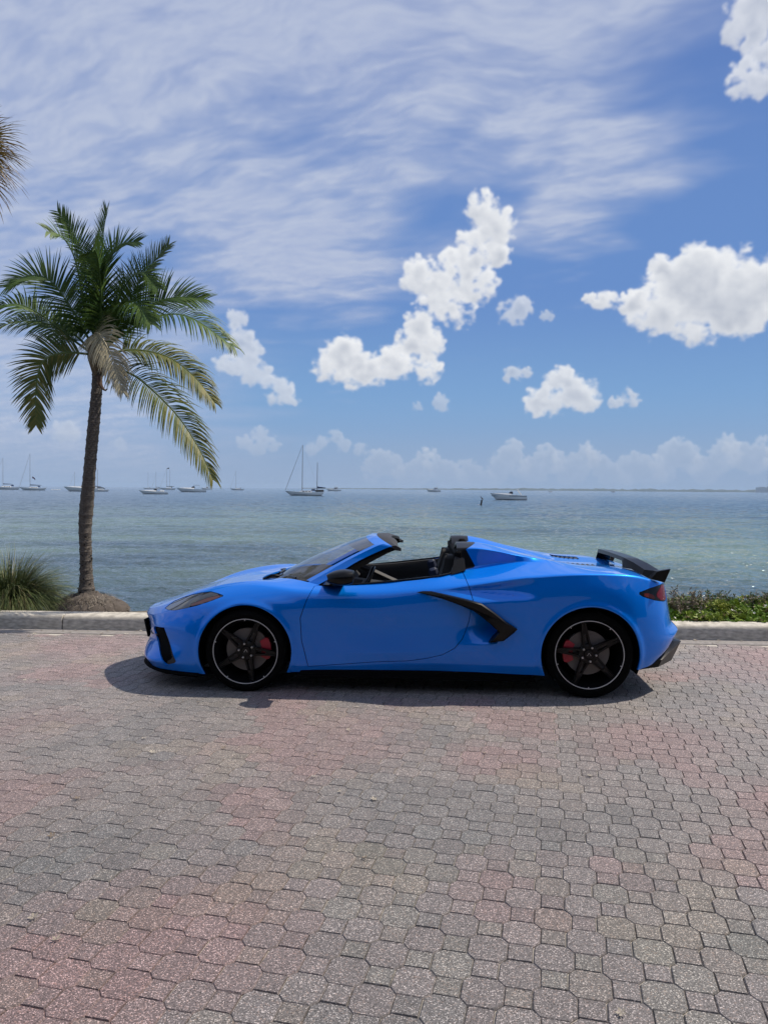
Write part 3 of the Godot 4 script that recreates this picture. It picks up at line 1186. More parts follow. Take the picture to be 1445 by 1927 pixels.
# ====================================================================== palms
func frond(parent: Node3D, path: PackedVector3Array, leaf: float, droop: float, col: Vector3, tip: Vector3, r: RandomNumberGenerator, vee := 0.35, count := 92, roll := 0.0) -> void:
	var c := bez(path, 40)
	var V := PackedVector3Array()
	var N := PackedVector3Array()
	var C := PackedColorArray()
	for k in count:
		var t := 0.13 + 0.87 * k / (count - 1.0)
		var f := t * 39.0
		var i := mini(f as int, 38)
		var p := c[i].lerp(c[i + 1], f - i)
		var d := (c[i + 1] - c[i]).normalized()
		var flat := d.cross(Vector3.UP)
		flat = flat.normalized() if flat.length() > 0.15 else Vector3(0, 0, 1)
		flat = flat.rotated(d, roll)
		var up := flat.cross(d).normalized()
		var shape := sin(PI * clampf(0.18 + t * 0.78, 0.0, 1.0)) * 0.75 + 0.28
		for sd: float in [-1.0, 1.0]:
			if r.randf() < 0.05:
				continue
			var l := leaf * shape * r.randf_range(0.85, 1.12)
			var ahead := lerpf(0.45, 1.5, t * t)
			var out := (flat * sd + d * ahead * r.randf_range(0.85, 1.15) + up * (vee + r.randf_range(-0.12, 0.12))).normalized()
			var w := 0.0088 * r.randf_range(0.8, 1.2)
			var q := p
			var dir := out
			var cc := col.lerp(tip, clampf(r.randf_range(-0.25, 0.55) + 0.35 * t, 0.0, 1.0))
			var ws := [0.6, 1.0, 0.85, 0.55, 0.06]
			var bend := droop * r.randf_range(0.75, 1.3)
			for s in 4:
				var q2 := q + dir * l * 0.25
				var wide := dir.cross(up).normalized() if absf(dir.dot(up)) < 0.97 else d
				var nn := wide.cross(dir).normalized()
				strip(V, N, C, q - wide * w * ws[s], q + wide * w * ws[s], q2 + wide * w * ws[s + 1], q2 - wide * w * ws[s + 1], nn if nn.y > 0.0 else -nn, Color(cc.x, cc.y, cc.z))
				q = q2
				dir = (dir + Vector3.DOWN * bend * 0.42).normalized()
	var o := obj("frond", array_mesh(V, N, PackedInt32Array(), C), M.leaf, parent)
	var s := Soup.new()
	var rr := PackedFloat32Array()
	for k in 40:
		rr.append(lerpf(0.017, 0.003, k / 39.0))
	s.tube(c, rr, 6)
	obj("midrib", s.mesh(50.0), mat(Color(col.x * 1.3, col.y * 1.25, col.z * 1.2).linear_to_srgb(), 0.6), o)


# curves measured on the photograph in metres from the top of the trunk: right, up; the third figure is towards the viewer
const FRONDS := [
	# path, leaflet length, droop, colour kind, roll in degrees
	["0 0 0;-0.10 0.35 -0.1;-0.25 1.15 -0.2;-0.40 1.52 -0.2;-0.58 1.78 -0.15", 0.40, 0.10, 0, 75],
	["0 0 0;0.02 0.5 -0.05;0.03 1.05 -0.05;0.07 1.45 0;0.14 1.72 0.05", 0.44, 0.05, 0, 80],
	["0.05 0 0;0.10 0.5 0.15;0.19 1.0 0.2;0.36 1.24 0.22;0.60 1.27 0.25", 0.42, 0.15, 0, 65],
	["0.1 0 0;0.20 0.4 -0.2;0.40 0.90 -0.3;0.60 1.18 -0.3;0.80 1.40 -0.3", 0.42, 0.25, 2, 60],
	["0.1 0 0;0.25 0.45 0.1;0.46 0.80 0.2;0.66 0.90 0.25;0.86 0.70 0.3", 0.40, 0.35, 0, 55],
	["-0.05 0 0;-0.22 0.4 0.15;-0.50 0.80 0.2;-0.78 0.88 0.2;-1.06 0.74 0.2", 0.46, 0.25, 0, -65],
	["-0.1 -0.03 0;-0.35 0.16 0.1;-0.72 0.44 0.1;-1.08 0.55 0.1;-1.62 0.36 0.1", 0.46, 0.7, 0, -40],
	["-0.08 -0.03 0;-0.40 0.24 -0.15;-0.85 0.40 -0.25;-1.30 0.40 -0.3;-1.75 0.16 -0.3", 0.42, 0.7, 2, -40],
	["0.1 0 0;0.35 0.28 0.1;0.72 0.54 0.1;1.0 0.66 0.0;1.34 0.66 -0.1", 0.48, 0.30, 0, 60],
	["0.1 0 0.05;0.4 0.16 0.2;0.90 0.36 0.3;1.30 0.32 0.35;1.80 -0.02 0.35", 0.52, 0.85, 0, 35],
	["0.1 -0.05 0;0.4 0.04 -0.2;0.80 -0.04 -0.3;1.15 -0.30 -0.3;1.40 -0.62 -0.3", 0.44, 0.75, 1, 45],
	["0.05 -0.14 0;0.30 -0.26 0.15;0.62 -0.40 0.25;1.08 -0.82 0.3;1.38 -1.26 0.3;1.54 -1.62 0.3", 0.46, 0.75, 1, 50],
	["-0.05 -0.06 0;-0.32 -0.08 0.25;-0.53 -0.20 0.35;-0.60 -0.52 0.4;-0.60 -0.98 0.4", 0.40, 0.35, 1, 80],
	["0 -0.02 0;0.08 0.13 0.3;0.24 0.08 0.5;0.42 -0.22 0.56;0.52 -0.58 0.55", 0.36, 0.8, 3, 55],
	["0 0 0;0.12 0.55 0.2;0.18 0.95 0.4;0.24 1.05 0.65;0.32 0.95 0.9", 0.44, 0.35, 0, 60],
	["0 0 0;-0.12 0.6 0.15;-0.16 1.05 0.3;-0.22 1.25 0.5;-0.30 1.25 0.7", 0.44, 0.3, 0, -60],
	["0.05 0 0;0.28 0.32 0.2;0.52 0.50 0.4;0.74 0.42 0.6;0.92 0.18 0.7", 0.46, 0.55, 0, 40],
]


func build_palms() -> void:
	var r := RandomNumberGenerator.new()
	r.seed = 91
	var bark := mat(Color.WHITE, 0.95)
	bark.albedo_texture = noise_tex(0.03, 5, lin(0.035, 0.03, 0.026), lin(0.30, 0.26, 0.22))
	bark.uv1_triplanar = true
	bark.uv1_scale = Vector3(1.6, 5.0, 1.6)
	bark.heightmap_enabled = true
	bark.heightmap_texture = noise_tex(0.05, 5, Color.BLACK, Color.WHITE)
	bark.heightmap_scale = 2.0
	M.bark = bark
	var at := Vector3(-4.194, 0.0, -9.5)
	var palm := thing("coconut_palm", "young coconut palm with a slightly leaning bare trunk on a root mound", "palm tree", at)
	# trunk with ring scars, swollen at the foot
	var s := Soup.new()
	var line := bez(pts3("0 0.10 0;0.005 0.30 0;-0.002 0.75 0;-0.010 1.12 0;0.03 1.62 0;0.068 2.05 0;0.112 2.50 0;0.142 2.82 0;0.155 3.08 0;0.160 3.28 0"), 190)
	var rr := PackedFloat32Array()
	for k in 190:
		var h := line[k].y
		var w := 0.073 + 0.045 * exp(-maxf(h - 0.26, 0.0) / 0.13) + 0.012 * exp(-pow((h - 1.35) / 0.3, 2.0)) - 0.010 * smoothstep(2.3, 3.1, h)
		w += (0.006 if k % 7 == 0 else (-0.004 if k % 7 == 4 else 0.0)) + r.randf_range(-0.0015, 0.0015)
		rr.append(w)
	s.tube(line, rr, 22)
	var trunk := obj("trunk", s.mesh(30.0), bark, palm)
	var sc := Soup.new()
	for k in 26:
		var h := r.randf_range(0.30, 1.0)
		var a := r.randf_range(-0.3, PI + 0.3)
		var rad := 0.079 + 0.045 * exp(-maxf(h - 0.26, 0.0) / 0.13)
		sc.box(Transform3D(Basis(Vector3.UP, -a + PI / 2.0) * Basis(Vector3.FORWARD, r.randf_range(-0.5, 0.5)), Vector3(cos(a) * rad, h, sin(a) * rad)), Vector3(r.randf_range(0.012, 0.035), r.randf_range(0.010, 0.022), 0.006), 0.002)
	tag(obj("bark_scars", sc.mesh(), mat(lin(0.02, 0.017, 0.015), 1.0), trunk), "", "", "", "stuff")
	# mound of roots
	var nz := FastNoiseLite.new()
	nz.frequency = 5.0
	nz.fractal_octaves = 3
	var mound := Soup.new()
	var rings := []
	var pr := pts2("0.50 -0.06;0.49 0.06;0.45 0.12;0.38 0.165;0.28 0.205;0.18 0.245;0.135 0.275;0.10 0.285")
	for v in pr:
		var ring := PackedVector3Array()
		for j in 56:
			var a := -TAU * j / 56.0
			var k := 1.0 + 0.16 * nz.get_noise_2d(cos(a), sin(a) + v.y)
			ring.append(Vector3(cos(a) * v.x * k + 0.03, v.y * (1.0 + 0.12 * nz.get_noise_2d(cos(a) * 2.0 * v.x, sin(a) * 2.0 * v.x)), sin(a) * v.x * k * 0.85))
		rings.append(ring)
	mound.loft(rings, true, true, false)
	obj("root_mound", mound.mesh(60.0), mat(lin(0.085, 0.07, 0.058), 1.0), palm)
	var V := PackedVector3Array()
	var N := PackedVector3Array()
	var C := PackedColorArray()
	for k in 3000:
		var a := r.randf() * TAU
		var t := sqrt(r.randf_range(0.05, 1.0))
		var rad := 0.12 + 0.38 * t
		var y := 0.285 - 0.24 * pow(t, 1.7) + r.randf_range(-0.006, 0.012)
		var p := Vector3(cos(a) * rad + 0.03, y, sin(a) * rad * 0.85)
		var down := Vector3(cos(a), -0.55 - 0.9 * t, sin(a)).normalized()
		var d := (down + Vector3(r.randf_range(-1, 1), r.randf_range(-0.4, 0.6), r.randf_range(-1, 1)) * 0.8).normalized()
		var nn := Vector3(cos(a) * 0.6, 0.8, sin(a) * 0.6)
		var side := d.cross(nn).normalized() * r.randf_range(0.002, 0.0042)
		var l := r.randf_range(0.03, 0.09)
		var c := Vector3(0.10, 0.082, 0.066).lerp(Vector3(0.30, 0.26, 0.21), pow(r.randf(), 1.6))
		strip(V, N, C, p - side, p + side, p + d * l + nn * 0.008 + side * 0.5, p + d * l + nn * 0.008 - side * 0.5, nn.normalized(), Color(c.x, c.y, c.z))
	tag(obj("root_fibres", array_mesh(V, N, PackedInt32Array(), C), M.leaf, palm), "", "", "", "stuff")
	# crown
	var cols := [
		[Vector3(0.038, 0.085, 0.016), Vector3(0.100, 0.160, 0.026)],
		[Vector3(0.062, 0.098, 0.020), Vector3(0.200, 0.175, 0.035)],
		[Vector3(0.038, 0.080, 0.016), Vector3(0.110, 0.140, 0.025)],
		[Vector3(0.30, 0.27, 0.17), Vector3(0.45, 0.40, 0.27)],
	]
	var head := Vector3(0.165, 3.36, 0)
	for f in FRONDS:
		var path := PackedVector3Array()
		for v in pts3(f[0]):
			path.append(head + v)
		var kind: int = f[3]
		frond(palm, path, f[1], f[2], cols[kind][0], cols[kind][1], r, 0.25 if kind == 3 else 0.35, 92, deg_to_rad(f[4]))
	# leaf sheaths, old stubs and a spear leaf
	var st := Soup.new()
	for k in 11:
		var a := TAU * k / 11.0
		var o := Vector3(cos(a), 0, sin(a))
		st.tube(PackedVector3Array([head + Vector3(0, -0.32 + 0.02 * (k % 3), 0) + o * 0.055, head + Vector3(0, -0.10, 0) + o * 0.095, head + Vector3(0, 0.1, 0) + o * 0.12]), PackedFloat32Array([0.022, 0.034, 0.016]), 6)
	tag(obj("leaf_sheaths", st.mesh(50.0), mat(lin(0.13, 0.10, 0.055), 0.9), palm), "", "", "", "stuff")
	var stub := Soup.new()
	stub.tube(bez(pts3("0.20 3.02 0.07;0.23 2.92 0.10;0.29 2.84 0.11;0.33 2.86 0.11"), 8), PackedFloat32Array([0.03, 0.03, 0.028, 0.026, 0.022, 0.018, 0.012, 0.006]), 6)
	obj("dead_stub", stub.mesh(50.0), mat(lin(0.10, 0.065, 0.045), 0.95), palm)
	stub = Soup.new()
	stub.tube(bez(pts3("0.22 3.10 0.05;0.30 3.10 0.08;0.40 3.14 0.10"), 6), PackedFloat32Array([0.024, 0.022, 0.02, 0.018, 0.014, 0.01]), 6)
	obj("dead_stub", stub.mesh(50.0), mat(lin(0.10, 0.065, 0.045), 0.95), palm)

	# fan palm whose leaves reach in at the left edge
	var fp := thing("fan_palm", "fan palm with browning stiff leaves reaching in at the upper left edge", "palm tree", Vector3(-5.78, 0.02, -9.62))
	var ft := Soup.new()
	ft.tube(bez(pts3("0 0 0;0.03 1.5 0;-0.02 3.2 0;0.0 5.35 0"), 60), PackedFloat32Array([0.13]), 16)
	obj("trunk", ft.mesh(40.0), bark, fp)
	var ch := Vector3(0, 5.84, 0)
	for k in 26:
		var a := 2.39996 * k
		var e := lerpf(1.2, -0.75, k / 25.0)
		fan_leaf(fp, ch, Vector3(cos(a) * cos(e), sin(e), sin(a) * cos(e)), r, clampf(0.15 + k / 30.0 + r.randf_range(-0.2, 0.2), 0.0, 1.0))
	fan_leaf(fp, ch, Vector3(0.95, 0.12, 0.15), r, 0.8)
	fan_leaf(fp, ch, Vector3(0.95, 0.45, 0.30), r, 0.6)
	fan_leaf(fp, ch, Vector3(0.90, -0.25, 0.25), r, 0.7)


func fan_leaf(parent: Node3D, from: Vector3, dir: Vector3, r: RandomNumberGenerator, dry: float) -> void:
	dir = dir.normalized()
	var hub := from + dir * r.randf_range(0.22, 0.32)
	var flat := dir.cross(Vector3.UP).normalized()
	var up := flat.cross(dir).normalized()
	var V := PackedVector3Array()
	var N := PackedVector3Array()
	var C := PackedColorArray()
	for k in 30:
		var a := lerpf(-2.0, 2.0, k / 29.0) + r.randf_range(-0.04, 0.04)
		var d := (dir * cos(a) + flat * sin(a) + up * r.randf_range(-0.10, 0.10)).normalized()
		var l := (0.62 - 0.10 * absf(a)) * r.randf_range(0.8, 1.08)
		var side := d.cross(up).normalized() * 0.011
		var green := Vector3(0.070, 0.095, 0.020)
		var brown := Vector3(0.26, 0.16, 0.06)
		var p := hub
		var dd := d
		for s in 4:
			var t := s / 4.0
			var p2 := p + dd * l * 0.25
			var c := green.lerp(Vector3(0.30, 0.22, 0.035), dry).lerp(brown, clampf(t * 1.1 * dry + (0.3 if r.randf() < dry * 0.4 else 0.0), 0.0, 1.0))
			var nn := side.cross(dd).normalized()
			strip(V, N, C, p - side * (1.0 - 0.12 * s), p + side * (1.0 - 0.12 * s), p2 + side * (0.9 - 0.28 * s), p2 - side * (0.9 - 0.28 * s), nn if nn.y > 0.0 else -nn, Color(c.x, c.y, c.z))
			p = p2
			dd = (dd + Vector3.DOWN * 0.10 * (1.0 + s * (0.6 + dry))).normalized()
	var o := obj("fan_leaf", array_mesh(V, N, PackedInt32Array(), C), M.leaf, parent)
	var st := Soup.new()
	st.tube(PackedVector3Array([from - dir * 0.1, hub]), PackedFloat32Array([0.014, 0.010]), 6)
	obj("stalk", st.mesh(), mat(lin(0.16, 0.14, 0.05), 0.7), o)


# ====================================================================== boats
func hull_ring(x: float, half: float, sheer: float, low: float, flare: float) -> PackedVector3Array:
	# counter-clockwise seen from the stern (+x)
	return PackedVector3Array([
		Vector3(x, sheer, half), Vector3(x, sheer, -half), Vector3(x, lerpf(low, sheer, 0.5), -half * lerpf(1.0, 0.86, flare)), Vector3(x, low + 0.04, -half * lerpf(0.85, 0.45, flare)),
		Vector3(x, low - 0.15, 0), Vector3(x, low + 0.04, half * lerpf(0.85, 0.45, flare)), Vector3(x, lerpf(low, sheer, 0.5), half * lerpf(1.0, 0.86, flare)),
	])


func hull(l: float, beam: float, bow_h: float, mid_h: float, stern_h: float, rake: float, tuck: float) -> Soup:
	var s := Soup.new()
	var rings := []
	var n := 16
	for k in n + 1:
		var t := k / float(n)
		var wide := beam * 0.5 * clampf(pow(minf(t / 0.55, 1.0), 0.62), 0.02, 1.0) * lerpf(1.0, 0.80, smoothstep(0.6, 1.0, t))
		var sheer := lerpf(bow_h, mid_h, smoothstep(0.0, 0.62, t)) if t < 0.62 else lerpf(mid_h, stern_h, smoothstep(0.62, 1.0, t))
		var x := -l * 0.5 + l * t
		var ring := hull_ring(x, wide, sheer, -0.15, clampf(1.0 - t * 1.3, 0.0, 1.0))
		# raked stem and tucked-up counter: lower points sit farther aft at the bow, farther forward at the stern
		for j in ring.size():
			var d := clampf((sheer - ring[j].y) / maxf(sheer, 0.2), 0.0, 1.2)
			ring[j].x += rake * d * pow(1.0 - t, 2.0) - tuck * d * pow(t, 6.0)
		rings.append(ring)
	s.loft(rings, true, true, false)
	return s


func stripe(l: float, beam: float, y: float, h: float, rake: float, tuck: float, bow_h: float) -> Soup:
	# painted band set a little proud of the hull near the water
	var s := Soup.new()
	for sd: float in [-1.0, 1.0]:
		var last := []
		for k in 17:
			var t := k / 16.0
			var wide := beam * 0.5 * clampf(pow(minf(t / 0.55, 1.0), 0.62), 0.02, 1.0) * lerpf(1.0, 0.80, smoothstep(0.6, 1.0, t)) * lerpf(0.72, 0.98, minf(t * 1.5, 1.0)) + 0.03
			var d := clampf(1.0 - y / bow_h, 0.0, 1.0)
			var x := -l * 0.5 + l * t + rake * d * pow(1.0 - t, 2.0) - tuck * d * pow(t, 6.0)
			var now := [Vector3(x, y, wide * sd), Vector3(x, y + h, wide * sd * 1.02)]
			if k:
				s.face(last[0], now[0], now[1], last[1], sd < 0)
				s.face(last[0] - Vector3(0, 0, 0.02 * sd), last[1] - Vector3(0, 0, 0.02 * sd), now[1] - Vector3(0, 0, 0.02 * sd), now[0] - Vector3(0, 0, 0.02 * sd), sd < 0)
			last = now
	return s


func rod(s: Soup, a: Vector3, b: Vector3, r: float) -> void:
	s.tube(PackedVector3Array([a, b]), PackedFloat32Array([r]), 6)


func sailboat(at: Vector2, turn: float, l: float, masts: Array, label: String, group := "moored sailing boats", hull_mat: Material = null, cover: Material = null, stay := true) -> Node3D:
	var b := thing("sailboat", label, "sailboat", Vector3(at.x, WATER, at.y), turn, group)
	var hm: Material = hull_mat if hull_mat else M.boat_white
	var cm: Material = cover if cover else M.canvas_blue
	var beam := l * 0.29
	var bow := l * 0.115
	var mid := l * 0.082
	obj("hull", hull(l, beam, bow, mid, mid * 1.12, l * 0.16, l * 0.07).mesh(40.0), hm, b)
	obj("boot_stripe", stripe(l, beam, 0.02, 0.14 + l * 0.004, l * 0.16, l * 0.07, bow).mesh(), M.boat_dark, b)
	var cab := Soup.new()
	cab.loft([
		PackedVector3Array([Vector3(-l * 0.18, mid, beam * 0.2), Vector3(-l * 0.18, mid + 0.05, beam * 0.2), Vector3(-l * 0.18, mid + 0.05, -beam * 0.2), Vector3(-l * 0.18, mid, -beam * 0.2)]),
		PackedVector3Array([Vector3(-l * 0.10, mid, beam * 0.3), Vector3(-l * 0.08, mid + l * 0.045, beam * 0.26), Vector3(-l * 0.08, mid + l * 0.045, -beam * 0.26), Vector3(-l * 0.10, mid, -beam * 0.3)]),
		PackedVector3Array([Vector3(l * 0.20, mid, beam * 0.34), Vector3(l * 0.20, mid + l * 0.05, beam * 0.28), Vector3(l * 0.20, mid + l * 0.05, -beam * 0.28), Vector3(l * 0.20, mid, -beam * 0.34)])], true, true, true)
	var cabin := obj("cabin", cab.mesh(30.0), M.boat_white, b)
	for k in 3:
		var w := Soup.new()
		w.box(Transform3D(Basis(), Vector3(l * (-0.02 + 0.075 * k), mid + l * 0.022, beam * 0.325)), Vector3(l * 0.045, l * 0.016, 0.03), 0.005)
		obj("window", w.mesh(), M.boat_glass, cabin)
	var dodger := Soup.new()
	dodger.loft([
		PackedVector3Array([Vector3(l * 0.17, mid + l * 0.05, beam * 0.3), Vector3(l * 0.19, mid + l * 0.085, beam * 0.24), Vector3(l * 0.19, mid + l * 0.085, -beam * 0.24), Vector3(l * 0.17, mid + l * 0.05, -beam * 0.3)]),
		PackedVector3Array([Vector3(l * 0.27, mid + l * 0.03, beam * 0.34), Vector3(l * 0.27, mid + l * 0.09, beam * 0.26), Vector3(l * 0.27, mid + l * 0.09, -beam * 0.26), Vector3(l * 0.27, mid + l * 0.03, -beam * 0.34)])], true, true, true)
	obj("spray_hood", dodger.mesh(30.0), cm, b)
	var rail := Soup.new()
	for k in 6:
		var x := -l * 0.42 + l * 0.17 * k
		var hw := beam * 0.5 * clampf(pow(minf((x / l + 0.5) / 0.55, 1.0), 0.62), 0.02, 1.0) * 0.92
		for sd: float in [-1.0, 1.0]:
			rod(rail, Vector3(x, mid, hw * sd), Vector3(x, mid + l * 0.055 + (bow - mid) * maxf(0.0, 1.0 - k * 0.4), hw * sd), 0.018)
	tag(obj("guard_rail", rail.mesh(), M.metal, b), "", "", "", "stuff")
	for m in masts:
		# x, height above water, boom length towards the stern, whether a dark sail cover lies on it
		var mast := Soup.new()
		mast.tube(PackedVector3Array([Vector3(m[0], mid, 0), Vector3(m[0] + 0.06, m[1], 0)]), PackedFloat32Array([0.11, 0.075]), 8)
		var mo := obj("mast", mast.mesh(), M.mast, b)
		var sp := Soup.new()
		rod(sp, Vector3(m[0], m[1] * 0.62, -beam * 0.22), Vector3(m[0], m[1] * 0.62, beam * 0.22), 0.03)
		obj("spreader", sp.mesh(), M.mast, mo)
		var st := Soup.new()
		for sd: float in [-1.0, 1.0]:
			rod(st, Vector3(m[0], m[1], 0), Vector3(m[0] + 0.1, mid, beam * 0.46 * sd), 0.012)
		rod(st, Vector3(m[0], m[1], 0), Vector3(minf(m[0] + m[1] * 0.35, l * 0.48), mid, 0), 0.012)
		obj("shroud", st.mesh(), M.metal, mo)
		if m[2] > 0.0:
			var bo := Soup.new()
			var by: float = mid + l * 0.105
			rod(bo, Vector3(m[0], by, 0), Vector3(m[0] + m[2], by + 0.05, 0), 0.06)
			var boom := obj("boom", bo.mesh(), M.mast, b)
			if m[3]:
				var cv := Soup.new()
				cv.tube(PackedVector3Array([Vector3(m[0] + 0.05, by + 0.55, 0), Vector3(m[0] + 0.25, by + 0.26, 0), Vector3(m[0] + m[2] * 0.5, by + 0.20, 0), Vector3(m[0] + m[2], by + 0.12, 0)]), PackedFloat32Array([0.12, 0.22, 0.19, 0.09]), 8)
				obj("sail_cover", cv.mesh(50.0), cm, boom)
	if stay:
		var fs := Soup.new()
		fs.tube(PackedVector3Array([Vector3(-l * 0.48, bow + 0.2, 0), Vector3(masts[0][0] - 0.1, masts[0][1] * 0.97, 0)]), PackedFloat32Array([0.075, 0.045]), 6)
		obj("furled_headsail", fs.mesh(), M.sail, b)
	return b


func motorboat(at: Vector2, turn: float, l: float, bow_h: float, label: String, style: String, group := "moored motor boats") -> Node3D:
	var b := thing("motorboat", label, "motorboat", Vector3(at.x, WATER, at.y), turn, group)
	var beam := l * 0.32
	var mid := bow_h * 0.76
	var rake := l * 0.17
	obj("hull", hull(l, beam, bow_h, mid, mid * 0.86, rake, -l * 0.01).mesh(40.0), M.boat_white, b)
	obj("boot_stripe", stripe(l, beam, 0.0, 0.13, rake, 0.0, bow_h).mesh(), M.boat_dark, b)
	var deck := Soup.new()
	deck.loft([
		PackedVector3Array([Vector3(-l * 0.42, bow_h * 0.94, beam * 0.12), Vector3(-l * 0.42, bow_h * 0.99, beam * 0.08), Vector3(-l * 0.42, bow_h * 0.99, -beam * 0.08), Vector3(-l * 0.42, bow_h * 0.94, -beam * 0.12)]),
		PackedVector3Array([Vector3(-l * 0.02, mid * 0.98, beam * 0.42), Vector3(-l * 0.02, mid + l * 0.045, beam * 0.34), Vector3(-l * 0.02, mid + l * 0.045, -beam * 0.34), Vector3(-l * 0.02, mid * 0.98, -beam * 0.42)]),
		PackedVector3Array([Vector3(l * 0.10, mid * 0.97, beam * 0.44), Vector3(l * 0.10, mid + l * 0.03, beam * 0.38), Vector3(l * 0.10, mid + l * 0.03, -beam * 0.38), Vector3(l * 0.10, mid * 0.97, -beam * 0.44)])], true, true, true)
	obj("foredeck", deck.mesh(35.0), M.boat_white, b)
	var ws := Soup.new()
	var y := mid + l * 0.02
	var top := y + l * 0.075
	ws.loft([
		PackedVector3Array([Vector3(-l * 0.03, y, beam * 0.34), Vector3(l * 0.06, top, beam * 0.28), Vector3(l * 0.06, top, -beam * 0.28), Vector3(-l * 0.03, y, -beam * 0.34)]),
		PackedVector3Array([Vector3(l * 0.12, y, beam * 0.38), Vector3(l * 0.12, top * 0.98, beam * 0.34), Vector3(l * 0.12, top * 0.98, -beam * 0.34), Vector3(l * 0.12, y, -beam * 0.38)])], true, true, true)
	obj("windscreen", ws.mesh(25.0), M.boat_glass, b)
	if style == "arch":
		var st := Soup.new()
		st.plate(Transform3D(Basis(), Vector3(0, 0, -beam * 0.46)), pts2("%f %f;%f %f;%f %f;%f %f" % [-l * 0.40, bow_h * 0.70, l * 0.49, mid * 0.55, l * 0.49, mid * 0.74, -l * 0.40, bow_h * 0.80]), 0.0, beam * 0.92)
		obj("hull_stripe", stripe(l, beam * 1.03, mid * 0.72, 0.16, rake * 0.4, 0.0, bow_h * 1.5).mesh(), M.boat_grey, b)
		var ar := Soup.new()
		for sd: float in [-1.0, 1.0]:
			ar.tube(PackedVector3Array([Vector3(l * 0.36, mid, beam * 0.40 * sd), Vector3(l * 0.25, top + 0.25, beam * 0.36 * sd), Vector3(l * 0.24, top + 0.32, beam * 0.28 * sd)]), PackedFloat32Array([0.09, 0.08, 0.06]), 6)
		rod(ar, Vector3(l * 0.24, top + 0.32, -beam * 0.28), Vector3(l * 0.24, top + 0.32, beam * 0.28), 0.07)
		rod(ar, Vector3(l * 0.26, top + 0.3, 0), Vector3(l * 0.30, top + 0.75, 0), 0.03)
		obj("radar_arch", ar.mesh(), M.boat_white, b)
	elif style == "canopy":
		var ca := Soup.new()
		ca.box(Transform3D(Basis(Vector3.BACK, -0.04), Vector3(l * 0.19, top + l * 0.035, 0)), Vector3(l * 0.20, 0.12, beam * 0.72), 0.05)
		var co := obj("canopy", ca.mesh(), M.canvas_dark, b)
		var fr := Soup.new()
		for sd: float in [-1.0, 1.0]:
			for x in [0.10, 0.28]:
				rod(fr, Vector3(l * x, mid, beam * 0.36 * sd), Vector3(l * x, top + l * 0.035, beam * 0.33 * sd), 0.025)
		obj("canopy_frame", fr.mesh(), M.metal, co)
	elif style == "fly":
		var ho := Soup.new()
		ho.loft([
			PackedVector3Array([Vector3(-l * 0.02, mid, beam * 0.38), Vector3(l * 0.05, top + l * 0.03, beam * 0.32), Vector3(l * 0.05, top + l * 0.03, -beam * 0.32), Vector3(-l * 0.02, mid, -beam * 0.38)]),
			PackedVector3Array([Vector3(l * 0.30, mid, beam * 0.42), Vector3(l * 0.28, top + l * 0.03, beam * 0.36), Vector3(l * 0.28, top + l * 0.03, -beam * 0.36), Vector3(l * 0.30, mid, -beam * 0.42)])], true, true, true)
		var house := obj("deckhouse", ho.mesh(30.0), M.boat_white, b)
		for sd: float in [-1.0, 1.0]:
			var wi := Soup.new()
			wi.box(Transform3D(Basis(), Vector3(l * 0.16, top - l * 0.025, beam * 0.375 * sd)), Vector3(l * 0.22, l * 0.05, 0.06), 0.01)
			obj("window", wi.mesh(), M.boat_glass, house)
		var fl := Soup.new()
		fl.box(Transform3D(Basis(Vector3.BACK, 0.0), Vector3(l * 0.17, top + l * 0.055, 0)), Vector3(l * 0.26, l * 0.05, beam * 0.66), 0.06)
		rod(fl, Vector3(l * 0.22, top + l * 0.05, 0), Vector3(l * 0.25, top + l * 0.17, 0), 0.06)
		obj("flybridge", fl.mesh(), M.boat_white, b)
	else:
		var se := Soup.new()
		se.box(Transform3D(Basis(), Vector3(l * 0.30, mid + 0.1, 0)), Vector3(l * 0.14, 0.4, beam * 0.7), 0.06)
		obj("seat", se.mesh(), M.boat_white, b)
	var pu := Soup.new()
	for sd: float in [-1.0, 1.0]:
		var last := Vector3(-l * 0.49, bow_h + 0.35, 0)
		for k in 4:
			var p := Vector3(-l * 0.40 + l * 0.12 * k, bow_h * lerpf(1.0, 0.84, k / 3.0) + 0.32, beam * (0.12 + 0.10 * k) * sd)
			rod(pu, last, p, 0.018)
			rod(pu, p, p - Vector3(0, 0.34, 0), 0.015)
			last = p
	tag(obj("bow_rail", pu.mesh(), M.metal, b), "", "", "", "stuff")
	return b


